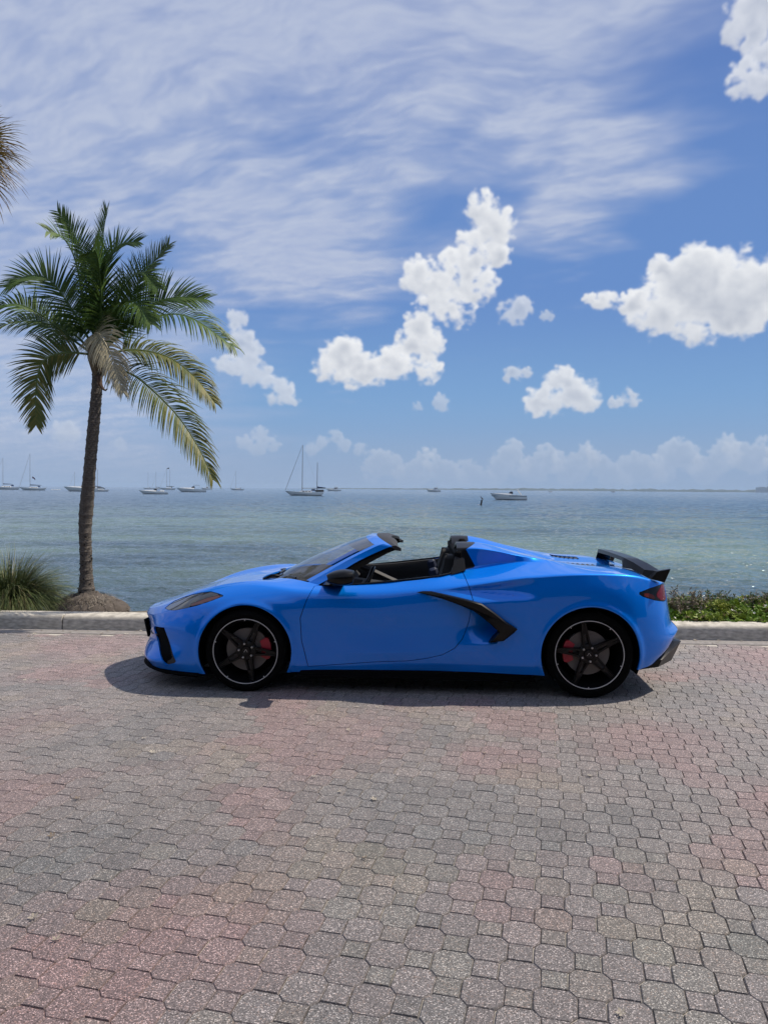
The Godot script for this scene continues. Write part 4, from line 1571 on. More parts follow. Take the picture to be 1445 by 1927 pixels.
func build_boats() -> void:
	M.boat_white = mat(lin(0.72, 0.72, 0.70), 0.35)
	M.boat_grey = mat(lin(0.20, 0.25, 0.28), 0.4)
	M.boat_dark = mat(lin(0.012, 0.016, 0.025), 0.5)
	M.boat_glass = mat(lin(0.02, 0.025, 0.03), 0.1)
	M.canvas_blue = mat(lin(0.012, 0.030, 0.085), 0.85)
	M.canvas_dark = mat(lin(0.02, 0.022, 0.028), 0.85)
	M.metal = mat(lin(0.45, 0.46, 0.48), 0.35, 0.6)
	M.mast = mat(lin(0.20, 0.21, 0.22), 0.5)
	M.sail = mat(lin(0.30, 0.31, 0.33), 0.85)
	# two-masted boat, the largest
	var k := sailboat(Vector2(-31.0, -209.9), 0.12, 10.9, [[-0.6, 14.0, 4.2, false], [3.5, 9.2, 2.4, true]], "two-masted white ketch with blue mizzen sail cover, largest boat on the bay")
	var dv := Soup.new()
	dv.box(Transform3D(Basis(), Vector3(4.2, 1.35, 0)), Vector3(2.4, 0.6, 2.0), 0.15)
	obj("cockpit_cover", dv.mesh(), M.canvas_dark, k)
	var f := sailboat(Vector2(-227.5, -412.7), 0.45, 15.0, [[-1.3, 17.4, 5.0, true]], "sailboat cut by the left edge of the photo, dark cover on its boom")
	f = sailboat(Vector2(-186.2, -362.3), 0.42, 12.2, [[-1.2, 17.7, 5.0, true]], "white sailboat with a flag flying behind its mast, second from the left edge")
	var fl := Soup.new()
	var fm := PackedVector3Array()
	for q in 7:
		fm.append(Vector3(-0.2 + q * 0.22, 6.6 - 0.03 * q * q, 0.12 * sin(q * 1.3)))
	for q in 6:
		fl.q(fm[q] - Vector3(0, 0.85, 0), fm[q + 1] - Vector3(0, 0.85, 0), fm[q + 1], fm[q])
		fl.q(fm[q] - Vector3(0, 0.85, 0.01), fm[q] - Vector3(0, 0, 0.01), fm[q + 1] - Vector3(0, 0, 0.01), fm[q + 1] - Vector3(0, 0.85, 0.01))
	var flag := obj("flag", fl.mesh(50.0), mat(lin(0.10, 0.06, 0.09), 0.8), f)
	var ha := Soup.new()
	rod(ha, Vector3(-0.25, 5.6, 0), Vector3(-0.25, 9.0, 0), 0.02)
	obj("halyard", ha.mesh(), M.metal, flag)
	motorboat(Vector2(-137.7, -306.8), 0.40, 13.0, 1.9, "white motor yacht with flybridge half hidden by the coconut palm trunk", "fly")
	sailboat(Vector2(-283.0, -620.4), 0.42, 9.0, [[-0.4, 14.0, 3.0, false]], "distant sailboat whose mast stands just left of the palm trunk")
	sailboat(Vector2(-223.4, -522.2), 0.40, 10.5, [[-0.4, 18.9, 4.0, true]], "distant sailboat with tall mast just right of the palm trunk")
	sailboat(Vector2(-134.1, -317.5), 0.38, 7.5, [[-1.0, 9.2, 2.6, true]], "short sailboat with low mast right of the palm trunk, dark engine on its stern", "moored sailing boats", null, M.canvas_dark, false)
	motorboat(Vector2(-74.6, -213.1), 0.34, 7.9, 1.05, "open white motorboat with low windscreen, nearest of the middle left group", "open")
	sailboat(Vector2(-280.0, -783.1), 0.34, 9.5, [[0.3, 17.8, 3.0, false]], "faint distant sailboat with bare mast, leftmost of the middle left group", "moored sailing boats", null, null, false)
	sailboat(Vector2(-246.5, -713.9), 0.34, 9.0, [[-0.8, 16.4, 4.0, true]], "distant sailboat with dark boom cover behind the open motorboat")
	sailboat(Vector2(-208.7, -632.0), 0.32, 13.0, [[-1.1, 17.8, 3.0, true], [1.3, 16.7, 4.0, true]], "distant sailboat with two masts close together in the middle left group", "moored sailing boats", null, M.canvas_dark)
	motorboat(Vector2(-98.0, -327.7), 0.30, 12.6, 1.75, "white sport cruiser with dark canopy, right of the open motorboat", "canopy")
	motorboat(Vector2(-214.5, -767.4), 0.28, 9.2, 1.6, "faint far motorboat just right of the cruiser with dark canopy", "fly")
	sailboat(Vector2(-150.2, -633.2), 0.24, 11.8, [[-1.1, 16.2, 0.0, false]], "lone distant sailboat with one bare mast left of the two-masted ketch")
	motorboat(Vector2(-69.7, -638.8), 0.12, 12.6, 1.5, "distant low boat with white cabin and a thin pole right of the ketch", "fly")
	motorboat(Vector2(14.2, -638.2), -0.02, 12.2, 2.0, "distant white cabin cruiser alone above the middle of the car", "fly")
	motorboat(Vector2(18.7, -155.9), -0.08, 7.4, 1.35, "white motorboat with grey hull stripe and radar arch, above the car's tail", "arch")
	motorboat(Vector2(154.1, -882.4), -0.2, 4.6, 0.9, "tiny dark skiff far out right of the white motorboat with arch", "open")
	motorboat(Vector2(264.4, -1036.0), -0.3, 5.5, 1.4, "tiny white boat far out near the wooded coast at right", "fly")
	# low raft, and the leaning post with a perched bird
	var ra := thing("raft", "low row of white floats left of the palm trunk", "raft", Vector3(-193.7, WATER, -401.7), 0.4)
	for q in 4:
		var s := Soup.new()
		s.box(Transform3D(Basis(), Vector3(-2.0 + q * 1.25, 0.16, 0.1 * (q % 2))), Vector3(1.0, 0.38, 1.0), 0.14)
		obj("float", s.mesh(), M.boat_white, ra)
	var po := thing("mooring_post", "leaning dark post in the water left of the white motorboat with arch", "post", Vector3(8.4, WATER, -99.4))
	var ps := Soup.new()
	ps.tube(PackedVector3Array([Vector3(-0.04, -0.3, 0), Vector3(0.12, 0.72, 0)]), PackedFloat32Array([0.13, 0.11]), 10)
	obj("post", ps.mesh(), mat(lin(0.05, 0.045, 0.04), 0.9), po)
	var bu := Soup.new()
	bu.lathe(Transform3D(Basis(), Vector3(-0.30, -0.05, 0.1)), pts2("0 -0.1;0.14 -0.05;0.18 0.06;0.14 0.16;0 0.20"), 12)
	obj("float", bu.mesh(60.0), M.boat_white, po)
	var bi := thing("bird", "dark seabird perched on the leaning post", "bird", Vector3(8.53, WATER + 0.72, -99.4), 0.3)
	var bs := Soup.new()
	bs.tube(bez(pts3("0.20 0.05 0;0.10 0.12 0;-0.02 0.20 0;-0.09 0.30 0;-0.11 0.38 0;-0.16 0.40 0;-0.30 0.36 0"), 24), PackedFloat32Array([0.01, 0.03, 0.045, 0.055, 0.065, 0.072, 0.078, 0.08, 0.08, 0.078, 0.07, 0.06, 0.05, 0.04, 0.033, 0.03, 0.03, 0.034, 0.036, 0.03, 0.02, 0.013, 0.01, 0.006]), 8)
	obj("body", bs.mesh(60.0), mat(lin(0.06, 0.05, 0.045), 0.9), bi)
	var fb := thing("bird", "small dark bird flying above the middle left boats", "bird", Vector3(-49.5, 5.3, -150.0), 0.5)
	var ws := Soup.new()
	ws.tube(PackedVector3Array([Vector3(-0.22, 0, 0), Vector3(0, 0.02, 0), Vector3(0.25, 0, 0)]), PackedFloat32Array([0.03, 0.08, 0.02]), 8)
	obj("body", ws.mesh(60.0), mat(lin(0.03, 0.03, 0.03), 0.9), fb)
	for sd: float in [-1.0, 1.0]:
		var w := Soup.new()
		w.loft([PackedVector3Array([Vector3(-0.1, 0.03, 0.04 * sd), Vector3(0.12, 0.03, 0.04 * sd), Vector3(0.0, 0.06, 0.04 * sd)]), PackedVector3Array([Vector3(0.0, 0.22, 0.55 * sd), Vector3(0.10, 0.20, 0.55 * sd), Vector3(0.05, 0.23, 0.55 * sd)])], true, true, sd < 0)
		obj("wing", w.mesh(), mat(lin(0.03, 0.03, 0.03), 0.9), fb)


# ====================================================================== the car: x from the front axle to the tail, y up, z towards the near side
# ten lines along the body, each at fifteen stations from the middle of the nose to the middle of the tail
const LINES := [
	"-1.01 .165 0;-.955 .165 .42;-.80 .150 .74;-.45 .140 .90;0 .150 .925;.45 .165 .895;1.1 .178 .885;1.55 .187 .885;1.75 .190 .895;2.25 .18 .92;2.72 .19 .955;3.08 .235 .93;3.27 .275 .80;3.42 .37 .55;3.45 .40 0",
	"-1.055 .215 0;-.995 .215 .43;-.82 .210 .78;-.45 .220 .925;0 .240 .945;.45 .222 .915;1.1 .235 .905;1.55 .250 .913;1.75 .255 .915;2.25 .26 .95;2.72 .28 .965;3.08 .31 .945;3.33 .35 .80;3.485 .425 .56;3.515 .445 0",
	"-1.03 .33 0;-.955 .33 .40;-.77 .34 .715;-.45 .36 .93;0 .38 .95;.45 .335 .915;1.1 .335 .925;1.55 .355 .933;1.75 .365 .935;2.25 .42 .955;2.72 .45 .97;3.08 .45 .95;3.36 .45 .80;3.52 .482 .56;3.55 .487 0",
	"-1.06 .44 0;-.95 .45 .40;-.77 .49 .70;-.45 .54 .91;0 .58 .94;.45 .55 .928;1.1 .52 .915;1.55 .540 .930;1.75 .545 .935;2.25 .60 .965;2.72 .65 .97;3.08 .62 .945;3.34 .565 .80;3.465 .560 .56;3.495 .560 0",
	"-1.095 .50 0;-.96 .52 .39;-.75 .58 .66;-.45 .68 .85;0 .75 .895;.45 .715 .93;1.1 .685 .938;1.55 .708 .946;1.75 .72 .95;2.25 .80 .972;2.72 .84 .97;3.08 .78 .925;3.31 .72 .80;3.435 .70 .57;3.465 .70 0",
	"-1.075 .54 0;-.935 .575 .36;-.70 .65 .61;-.42 .762 .765;0 .842 .80;.45 .805 .895;1.1 .805 .915;1.55 .850 .930;1.75 .878 .935;2.25 .955 .95;2.72 .985 .94;3.08 .965 .875;3.30 .905 .77;3.405 .875 .55;3.435 .87 0",
	"-1.065 .547 0;-.925 .59 .275;-.70 .672 .535;-.42 .788 .69;0 .866 .72;.45 .845 .80;1.1 .878 .815;1.55 .935 .805;1.76 .985 .708;2.25 1.046 .632;2.72 1.008 .70;3.08 .985 .66;3.27 .94 .60;3.385 .905 .42;3.425 .888 0",
	"-1.06 .553 0;-.92 .602 .19;-.70 .678 .39;-.42 .765 .50;0 .845 .52;.45 .90 .60;1.1 .95 .60;1.55 1.135 .67;1.76 1.158 .676;2.25 1.088 .618;2.72 1.014 .50;3.08 .99 .48;3.26 .955 .44;3.375 .915 .30;3.418 .893 0",
	"-1.055 .557 0;-.915 .607 .10;-.70 .68 .21;-.42 .765 .27;0 .83 .28;.45 .90 .30;1.1 .95 .30;1.55 1.175 .44;1.76 1.195 .44;2.25 1.10 .36;2.72 1.0 .28;3.08 .985 .26;3.26 .955 .24;3.37 .92 .16;3.412 .897 0",
	"-1.05 .56 0;-.91 .61 0;-.70 .682 0;-.42 .765 0;0 .83 0;.45 .90 0;1.1 .95 0;1.55 1.06 0;1.75 1.06 0;2.25 1.03 0;2.72 .985 0;3.08 .975 0;3.26 .95 0;3.365 .922 0;3.41 .899 0",
]
# how sharp each line is from the nose to the tail (0 smooth, 1 a fold)
const SHARP := [
	"0 0 0 0 0 0 0 0 0 0 0 0 0 0 0",
	"0.5 0.5 0.5 0.4 0 0.7 0.8 0.8 0.8 0.5 0 0.2 0.3 0.5 0.5",
	"0 0 0 0 0 0.8 0.9 0.9 0.85 0.4 0 0 0.2 0.75 0.8",
	"0 0 0 0 0 0 0 0 0 0 0 0 0.2 0.8 0.8",
	"0.7 0.7 0.6 0.2 0 0 0 0 0 0 0 0 0.2 0.2 0.2",
	"0.2 0.2 0.2 0.2 0.2 0 0.1 0.5 0.8 0.95 0.95 0.9 0.8 0.6 0.6",
	"0 0 0 0.3 0.4 0.5 0.5 0.6 0.9 0.9 0.4 0.2 0 0 0",
	"0 0 0 0.5 0.6 0 0 0.6 0.95 0.95 0.4 0 0 0 0",
	"0 0 0 0.2 0.2 0 0 0 0.2 0.2 0.1 0 0 0 0",
	"0 0 0 0 0 0 0 0 0 0 0 0 0 0 0",
]
const DOOR := "0.542 0.852;0.488 0.74;0.441 0.604;0.452 0.42;0.504 0.212;0.78 0.235;1.04 0.258;1.30 0.272;1.447 0.296;1.57 0.328;1.667 0.383;1.725 0.455;1.759 0.531;1.780 0.60;1.792 0.671;1.805 0.768;1.775 0.870;1.737 0.963;1.60 1.05;0.60 1.05"
const LAMP := "-0.763 0.612;-0.690 0.668;-0.590 0.712;-0.488 0.748;-0.400 0.772;-0.313 0.786;-0.250 0.778;-0.188 0.763;-0.290 0.722;-0.403 0.683;-0.520 0.650;-0.627 0.622;-0.700 0.612"
const LAMP_AMBER := "-0.470 0.690;-0.330 0.744;-0.235 0.768;-0.215 0.757;-0.300 0.724;-0.403 0.690;-0.470 0.672"
const INTAKE := "-0.710 0.478;-0.565 0.222;-0.664 0.190;-0.862 0.440;-0.840 0.462"
const INTAKE_TRIM := "-0.700 0.472;-0.565 0.222;-0.640 0.200;-0.655 0.222;-0.600 0.250"
const TAIL := "3.090 0.836;3.20 0.868;3.335 0.893;3.42 0.880;3.415 0.80;3.405 0.752;3.35 0.752;3.24 0.775;3.14 0.806"
const TAIL_RED := "3.262 0.822;3.325 0.885;3.40 0.868;3.395 0.80;3.385 0.760;3.345 0.760;3.305 0.770;3.268 0.798"
const TAIL_PALE := "3.125 0.832;3.185 0.832;3.232 0.815;3.250 0.795;3.238 0.783;3.16 0.806"
const SCOOP := "1.369 0.823;1.410 0.832;1.478 0.833;1.60 0.812;1.72 0.790;1.799 0.772;1.867 0.754;1.96 0.690;2.06 0.612;2.149 0.553;2.12 0.525;2.045 0.458;1.932 0.441;1.965 0.480;2.004 0.530;1.943 0.590;1.87 0.650;1.802 0.697;1.70 0.737;1.55 0.783"
const RECESS := "1.33 0.823;1.80 0.742;1.90 0.685;2.085 0.545;2.00 0.450;1.60 0.40;1.20 0.50"
const FRONT_AXLE := Vector2(0.0, 0.327)
const REAR_AXLE := Vector2(2.723, 0.3455)

# the near half of the skin as a grid
var gP := PackedVector3Array()
var gN := PackedVector3Array()
var gV := PackedFloat32Array()
var gcols := 0
var grows := 0


func poly_distance(o: PackedVector2Array, lo: Vector2, hi: Vector2, q: Vector2) -> float:
	if q.x < lo.x or q.y < lo.y or q.x > hi.x or q.y > hi.y:
		return 0.04
	var best := 1e9
	var inside := false
	var j := o.size() - 1
	for k in o.size():
		var a := o[k]
		var b := o[j]
		var ab := b - a
		var t := clampf((q - a).dot(ab) / ab.length_squared(), 0.0, 1.0)
		best = minf(best, (q - a - ab * t).length_squared())
		if (a.y > q.y) != (b.y > q.y) and q.x < ab.x * (q.y - a.y) / ab.y + a.x:
			inside = not inside
		j = k
	return -sqrt(best) if inside else sqrt(best)


func field(shape: String, vmax := 99.0) -> PackedFloat32Array:
	var o := pts2(shape)
	var lo := Vector2(99, 99)
	var hi := -lo
	for v in o:
		lo = lo.min(v)
		hi = hi.max(v)
	lo -= Vector2.ONE * 0.04
	hi += Vector2.ONE * 0.04
	var f := PackedFloat32Array()
	f.resize(gP.size())
	for k in gP.size():
		f[k] = poly_distance(o, lo, hi, Vector2(gP[k].x, gP[k].y)) if gV[k] <= vmax else 0.04
	return f


func hermite(p0: Vector3, p1: Vector3, m0: Vector3, m1: Vector3, t: float) -> Vector3:
	var t2 := t * t
	var t3 := t2 * t
	return p0 * (2.0 * t3 - 3.0 * t2 + 1.0) + m0 * (t3 - 2.0 * t2 + t) + p1 * (3.0 * t2 - 2.0 * t3) + m1 * (t3 - t2)


func build_skin() -> void:
	var lines := []
	var sharp := []
	for k in LINES.size():
		lines.append(pts3(LINES[k]))
		sharp.append(SHARP[k].split_floats(" "))
	var nst := 15
	var u := PackedFloat32Array([0.0])
	for k in range(1, nst):
		u.append(u[k - 1] + (lines[4][k] - lines[4][k - 1]).length())
	# columns
	var at := []
	for k in nst - 1:
		var n := maxi(4, ceili((u[k + 1] - u[k]) / 0.0115))
		for j in n:
			at.append(Vector2(k, j / float(n)))
	at.append(Vector2(nst - 2, 1.0))
	gcols = at.size()
	var per := [6, 9, 12, 12, 11, 9, 14, 12, 12]
	var vs := []
	for k in 9:
		for j in per[k]:
			vs.append(Vector2(k, j / float(per[k])))
	vs.append(Vector2(8, 1.0))
	grows = vs.size()
	gP.resize(gcols * grows)
	gV.resize(gcols * grows)
	var recess := pts2(RECESS)
	for c in gcols:
		var k: int = at[c].x as int
		var t: float = at[c].y
		var h := u[k + 1] - u[k]
		var row := PackedVector3Array()
		var fold := PackedFloat32Array()
		for l in 10:
			var L: PackedVector3Array = lines[l]
			var m := [Vector3.ZERO, Vector3.ZERO]
			for e in 2:
				var s := k + e
				if s == 0 or s == nst - 1:
					var other := L[1] if s == 0 else L[nst - 2]
					var hh := (u[1] - u[0]) if s == 0 else (u[nst - 1] - u[nst - 2])
					m[e] = Vector3(0, 0, other.z / hh * 1.25 * (1.0 if s == 0 else -1.0))
				else:
					var ha := u[s] - u[s - 1]
					var hb := u[s + 1] - u[s]
					m[e] = ((L[s] - L[s - 1]) / ha * hb + (L[s + 1] - L[s]) / hb * ha) / (ha + hb)
			row.append(hermite(L[k], L[k + 1], m[0] * h, m[1] * h, t))
			fold.append(lerpf(sharp[l][k], sharp[l][k + 1], t))
		for r in grows:
			var l: int = vs[r].x as int
			var tv: float = vs[r].y
			var chord := row[l + 1] - row[l]
			var m0 := chord
			var m1 := chord
			var hm := chord.length()
			if l > 0:
				var pa := row[l] - row[l - 1]
				var ha := maxf(pa.length(), 1e-4)
				m0 = ((pa / ha * hm + chord / maxf(hm, 1e-4) * ha) / (ha + hm)) * hm
				m0 = m0.lerp(chord, fold[l])
			if l < 8:
				var pb := row[l + 2] - row[l + 1]
				var hb := maxf(pb.length(), 1e-4)
				m1 = ((chord / maxf(hm, 1e-4) * hb + pb / hb * hm) / (hb + hm)) * hm
				m1 = m1.lerp(chord, fold[l + 1])
			else:
				m1 = Vector3(0, 0, chord.z)
			var p := hermite(row[l], row[l + 1], m0, m1, tv)
			gP[c * grows + r] = p
			gV[c * grows + r] = l + tv
	# features: flared arch lips, the hollow before the side intake, the ledge above it
	for i in gP.size():
		var p := gP[i]
		if gV[i] < 5.6:
			var q := Vector2(p.x, p.y)
			var df := (q - FRONT_AXLE).length() - 0.372
			var dr := (q - REAR_AXLE).length() - 0.386
			var low := 1.0 - smoothstep(5.0, 5.6, gV[i])
			p.z += low * (0.011 * exp(-pow((df - 0.008) / 0.024, 2.0)) + 0.011 * exp(-pow((dr - 0.008) / 0.024, 2.0)))
			var inr := Geometry2D.is_point_in_polygon(q, recess)
			if inr:
				p.z -= 0.125 * pow(smoothstep(1.58, 2.03, q.x), 1.3) * smoothstep(0.40, 0.57, q.y)
			elif q.x > 1.40 and q.x < 2.35:
				var yl := lerpf(0.848, 0.80, (q.x - 1.45) / 0.75)
				var wd := lerpf(0.070, 0.010, clampf((q.x - 1.82) / 0.44, 0.0, 1.0))
				p.z += 0.046 * (wd / 0.070) * clampf((yl - q.y) / wd, 0.0, 1.0) * smoothstep(1.40, 1.72, q.x) * smoothstep(2.345, 2.20, q.x) * smoothstep(0.38, 0.62, q.y)
				# and the flank above it lies in a little
				p.z -= 0.034 * smoothstep(yl - 0.01, yl + 0.03, q.y) * smoothstep(5.0, 4.6, gV[i]) * smoothstep(1.60, 1.85, q.x) * smoothstep(2.35, 2.1, q.x)
		gP[i] = p
	gN.resize(gP.size())
	for c in gcols - 1:
		for r in grows - 1:
			var a := c * grows + r
			var b := a + grows
			var n1 := (gP[b] - gP[a]).cross(gP[b + 1] - gP[a])
			var n2 := (gP[b + 1] - gP[a]).cross(gP[a + 1] - gP[a])
			gN[a] += n1 + n2
			gN[b] += n1
			gN[b + 1] += n1 + n2
			gN[a + 1] += n2
	for r in grows:
		# the halves meet in the middle
		gN[r].z = 0.0
		gN[(gcols - 1) * grows + r].z = 0.0
	for c in gcols:
		gN[c * grows + grows - 1].z = 0.0
	for i in gN.size():
		gN[i] = gN[i].normalized() if gN[i].length_squared() > 1e-16 else Vector3.UP


# the part of the skin where keep > 0, cut cleanly along keep = 0; side +1 near, -1 far
func cut(keep: PackedFloat32Array, sides: Array, sink := 0.0, rim := 0.0) -> ArrayMesh:
	var V := PackedVector3Array()
	var N := PackedVector3Array()
	for c in gcols - 1:
		for r in grows - 1:
			var a := c * grows + r
			var ids := [a, a + grows, a + grows + 1, a + 1]
			var k0 := keep[ids[0]]
			var k1 := keep[ids[1]]
			var k2 := keep[ids[2]]
			var k3 := keep[ids[3]]
			if k0 <= 0.0 and k1 <= 0.0 and k2 <= 0.0 and k3 <= 0.0:
				continue
			for half in 2:
				var tri := [ids[0], ids[1], ids[2]] if half == 0 else [ids[0], ids[2], ids[3]]
				var ks := [k0, k1, k2] if half == 0 else [k0, k2, k3]
				if ks[0] > 0.0 and ks[1] > 0.0 and ks[2] > 0.0:
					for j: int in [0, 2, 1]:
						V.append(gP[tri[j]] - gN[tri[j]] * sink)
						N.append(gN[tri[j]])
					continue
				if ks[0] <= 0.0 and ks[1] <= 0.0 and ks[2] <= 0.0:
					continue
				var pv := PackedVector3Array()
				var pn := PackedVector3Array()
				var edge := []
				for j in 3:
					var j2 := (j + 1) % 3
					var ka: float = ks[j]
					var kb: float = ks[j2]
					if ka > 0.0:
						pv.append(gP[tri[j]] - gN[tri[j]] * sink)
						pn.append(gN[tri[j]])
					if (ka > 0.0) != (kb > 0.0):
						var t := ka / (ka - kb)
						var nn := gN[tri[j]].lerp(gN[tri[j2]], t).normalized()
						edge.append(pv.size())
						pv.append(gP[tri[j]].lerp(gP[tri[j2]], t) - nn * sink)
						pn.append(nn)
				for j in range(1, pv.size() - 1):
					for q: int in [0, j + 1, j]:
						V.append(pv[q])
						N.append(pn[q])
				if rim > 0.0 and edge.size() == 2:
					# turn the cut edge inwards so that the panel has thickness
					var e0: int = edge[0]
					var e1: int = edge[1]
					var a0 := pv[e0]
					var a1 := pv[e1]
					var b0 := a0 - pn[e0] * rim
					var b1 := a1 - pn[e1] * rim
					if (e0 + 1) % pv.size() != e1:
						var sw := a0
						a0 = a1
						a1 = sw
						sw = b0
						b0 = b1
						b1 = sw
					var nn := (a1 - a0).cross(pn[e0]).normalized()
					for q: Vector3 in [a0, a1, b1, a0, b1, b0]:
						V.append(q)
						N.append(nn)
	if sides.has(-1):
		var n := V.size()
		var FV := PackedVector3Array()
		var FN := PackedVector3Array()
		FV.resize(n)
		FN.resize(n)
		for k in range(0, n, 3):
			for j in 3:
				var s := k + [0, 2, 1][j] as int
				FV[k + j] = V[s] * Vector3(1, 1, -1)
				FN[k + j] = N[s] * Vector3(1, 1, -1)
		if sides.has(1):
			V.append_array(FV)
			N.append_array(FN)
		else:
			V = FV
			N = FN
	return array_mesh(V, N)


func least(fields: Array) -> PackedFloat32Array:
	# fields: [values, sign, offset]; keeps where sign * value > offset for all
	var out := PackedFloat32Array()
	out.resize(gP.size())
	out.fill(1.0)
	for f in fields:
		var v: PackedFloat32Array = f[0]
		var s: float = f[1]
		var o: float = f[2]
		for k in out.size():
			var d := v[k] * s - o
			if d < out[k]:
				out[k] = d
	return out


func surf_z(x: float, y: float) -> float:
	var best := 1e9
	var z := 0.93
	for i in gP.size():
		if gV[i] < 5.8:
			var d := Vector2(gP[i].x - x, gP[i].y - y).length_squared()
			if d < best:
				best = d
				z = gP[i].z
	return z


func build_car() -> void:
	var paint := mat(lin(0.0001, 0.185, 0.76), 0.38, 0.34)
	paint.clearcoat_enabled = true
	paint.clearcoat = 1.0
	paint.clearcoat_roughness = 0.015
	paint.metallic_specular = 0.1
	var black := mat(lin(0.003, 0.003, 0.0035), 0.38)
	black.metallic_specular = 0.25
	black.clearcoat_enabled = true
	black.clearcoat = 0.25
	black.clearcoat_roughness = 0.08
	var matt := mat(lin(0.003, 0.003, 0.0035), 0.75)
	matt.metallic_specular = 0.15
	var soft := mat(lin(0.004, 0.004, 0.0045), 0.8)
	var grey := mat(lin(0.016, 0.016, 0.018), 0.55)
	var rubber := mat(lin(0.004, 0.004, 0.004), 0.9)
	rubber.metallic_specular = 0.12
	var silver := mat(lin(0.60, 0.60, 0.62), 0.3, 0.85)
	var amber := mat(lin(0.085, 0.020, 0.010), 0.2)
	amber.clearcoat_enabled = true
	var red := mat(lin(0.13, 0.002, 0.010), 0.2)
	red.metallic_specular = 0.3
	var pale := mat(lin(0.13, 0.022, 0.018), 0.2)
	pale.metallic_specular = 0.3
	var lens := mat(lin(0.018, 0.022, 0.026), 0.10)
	lens.clearcoat_enabled = true
	lens.clearcoat_roughness = 0.02
	M.black = black
	M.matt = matt
	var car := thing("sports_car", "bright blue low open-top sports car with black wheels and rear wing", "car", CAR)

	build_skin()
	var fdoor := field(DOOR, 6.05)
	var flamp := field(LAMP, 6.6)
	var fintake := field(INTAKE, 5.0)
	var ftail := field(TAIL, 5.4)
	var n := gP.size()
	var a_arch := PackedFloat32Array()
	a_arch.resize(n)
	var a_open := PackedFloat32Array()
	a_open.resize(n)
	var a_trim := PackedFloat32Array()
	a_trim.resize(n)
	var a_fuel := PackedFloat32Array()
	a_fuel.resize(n)
	var a_vent := PackedFloat32Array()
	a_vent.resize(n)
	var a_hood := PackedFloat32Array()
	a_hood.resize(n)
	var a_face := PackedFloat32Array()
	a_face.resize(n)
	var a_line := PackedFloat32Array()
	a_line.resize(n)
	for i in n:
		var p := gP[i]
		var v := gV[i]
		var q := Vector2(p.x, p.y)
		# > 0 outside the wheel openings
		a_arch[i] = minf((q - FRONT_AXLE).length() - 0.372, (q - REAR_AXLE).length() - 0.386) if v < 5.5 else 0.05
		# > 0 in the open cockpit
		var cowl := -0.03 + 0.26 * pow(p.z / 0.56, 2.4)
		a_open[i] = minf(minf((p.x - cowl) * 0.7, 1.69 - p.x), (v - 6.04) * 0.15)
		# > 0 in the black trim in front of the two humps
		var xb := 1.848
		if p.y < 1.011:
			xb = 1.839
		elif p.y < 1.150:
			xb = lerpf(1.839, 1.762, (p.y - 1.011) / 0.139)
		elif v < 7.6:
			xb = lerpf(1.762, 1.848, clampf((p.y - 1.150) / 0.036, 0.0, 1.0))
		a_trim[i] = minf(minf(xb - p.x, p.x - 1.0), (v - 6.0) * 0.15)
		a_fuel[i] = (q - Vector2(2.075, 0.855)).length() - 0.063 if v < 5.4 else 0.05
		a_vent[i] = maxf(absf(p.x - 2.76) - 0.13, absf(p.z - 0.36) - 0.075) if v > 6.5 else 0.05
		# > 0 outside the shut line of the front lid
		a_hood[i] = maxf(absf(p.x + 0.36) - 0.50, absf(p.z) - lerpf(0.30, 0.60, clampf((p.x + 0.9) / 0.85, 0.0, 1.0))) if v > 5.6 else 0.3
		a_face[i] = maxf(absf(p.y - 0.335) - 0.085, absf(p.z) - 0.25) if p.x < -0.9 and v < 4.0 else 0.05
		a_line[i] = 0.05
	for i in n:
		if gV[i] < 5.2 and gP[i].x > 2.85 and gP[i].y > 0.60 and gP[i].y < 0.86:
			var w := Vector2(gP[i].x - 3.085, gP[i].y - 0.836)
			a_line[i] = absf(w.dot(Vector2(0.74, -0.67)))
	var outer := [[a_arch, 1.0, 0.0], [a_open, -1.0, 0.0], [a_trim, -1.0, 0.0], [flamp, 1.0, 0.002], [fintake, 1.0, 0.0], [ftail, 1.0, 0.002], [a_vent, 1.0, 0.0], [a_face, 1.0, 0.0]]
	var g := 0.0027
	var hood_gap := PackedFloat32Array()
	hood_gap.resize(n)
	for i in n:
		hood_gap[i] = absf(a_hood[i])
	var fuel_gap := PackedFloat32Array()
	fuel_gap.resize(n)
	for i in n:
		fuel_gap[i] = absf(a_fuel[i])
	obj("body", cut(least(outer + [[fdoor, 1.0, g], [hood_gap, 1.0, 0.0018], [fuel_gap, 1.0, 0.0016], [a_line, 1.0, 0.0014]]), [1, -1], 0.0, 0.014), paint, car)
	var kdoor := least([[fdoor, -1.0, g], [a_open, -1.0, 0.0]])
	var door := obj("door", cut(kdoor, [1], 0.0, 0.014), paint, car)
	obj("door", cut(kdoor, [-1], 0.0, 0.014), paint, car)
	var ktrim := least([[a_trim, 1.0, 0.0], [a_open, -1.0, 0.0]])
	obj("roll_hoop_trim", cut(ktrim, [1, -1], 0.001, 0.02), black, car)
	var famber := field(LAMP_AMBER, 6.6)
	for sd in [1, -1]:
		var hl := obj("headlight", cut(least([[flamp, -1.0, 0.001], [famber, 1.0, 0.0]]), [sd], 0.003), lens, car)
		obj("turn_signal", cut(least([[famber, -1.0, 0.0]]), [sd], 0.0045), amber, hl)
		var tl := obj("taillight", cut(least([[ftail, -1.0, 0.001]]), [sd], 0.003), black, car)
		obj("lens", cut(least([[field(TAIL_RED, 5.4), -1.0, 0.0]]), [sd], 0.001), red, tl)
		obj("side_marker", cut(least([[field(TAIL_PALE, 5.4), -1.0, 0.0]]), [sd], 0.001), pale, tl)
		var ik := obj("front_intake", cut(least([[fintake, -1.0, 0.0]]), [sd], 0.035), matt, car)
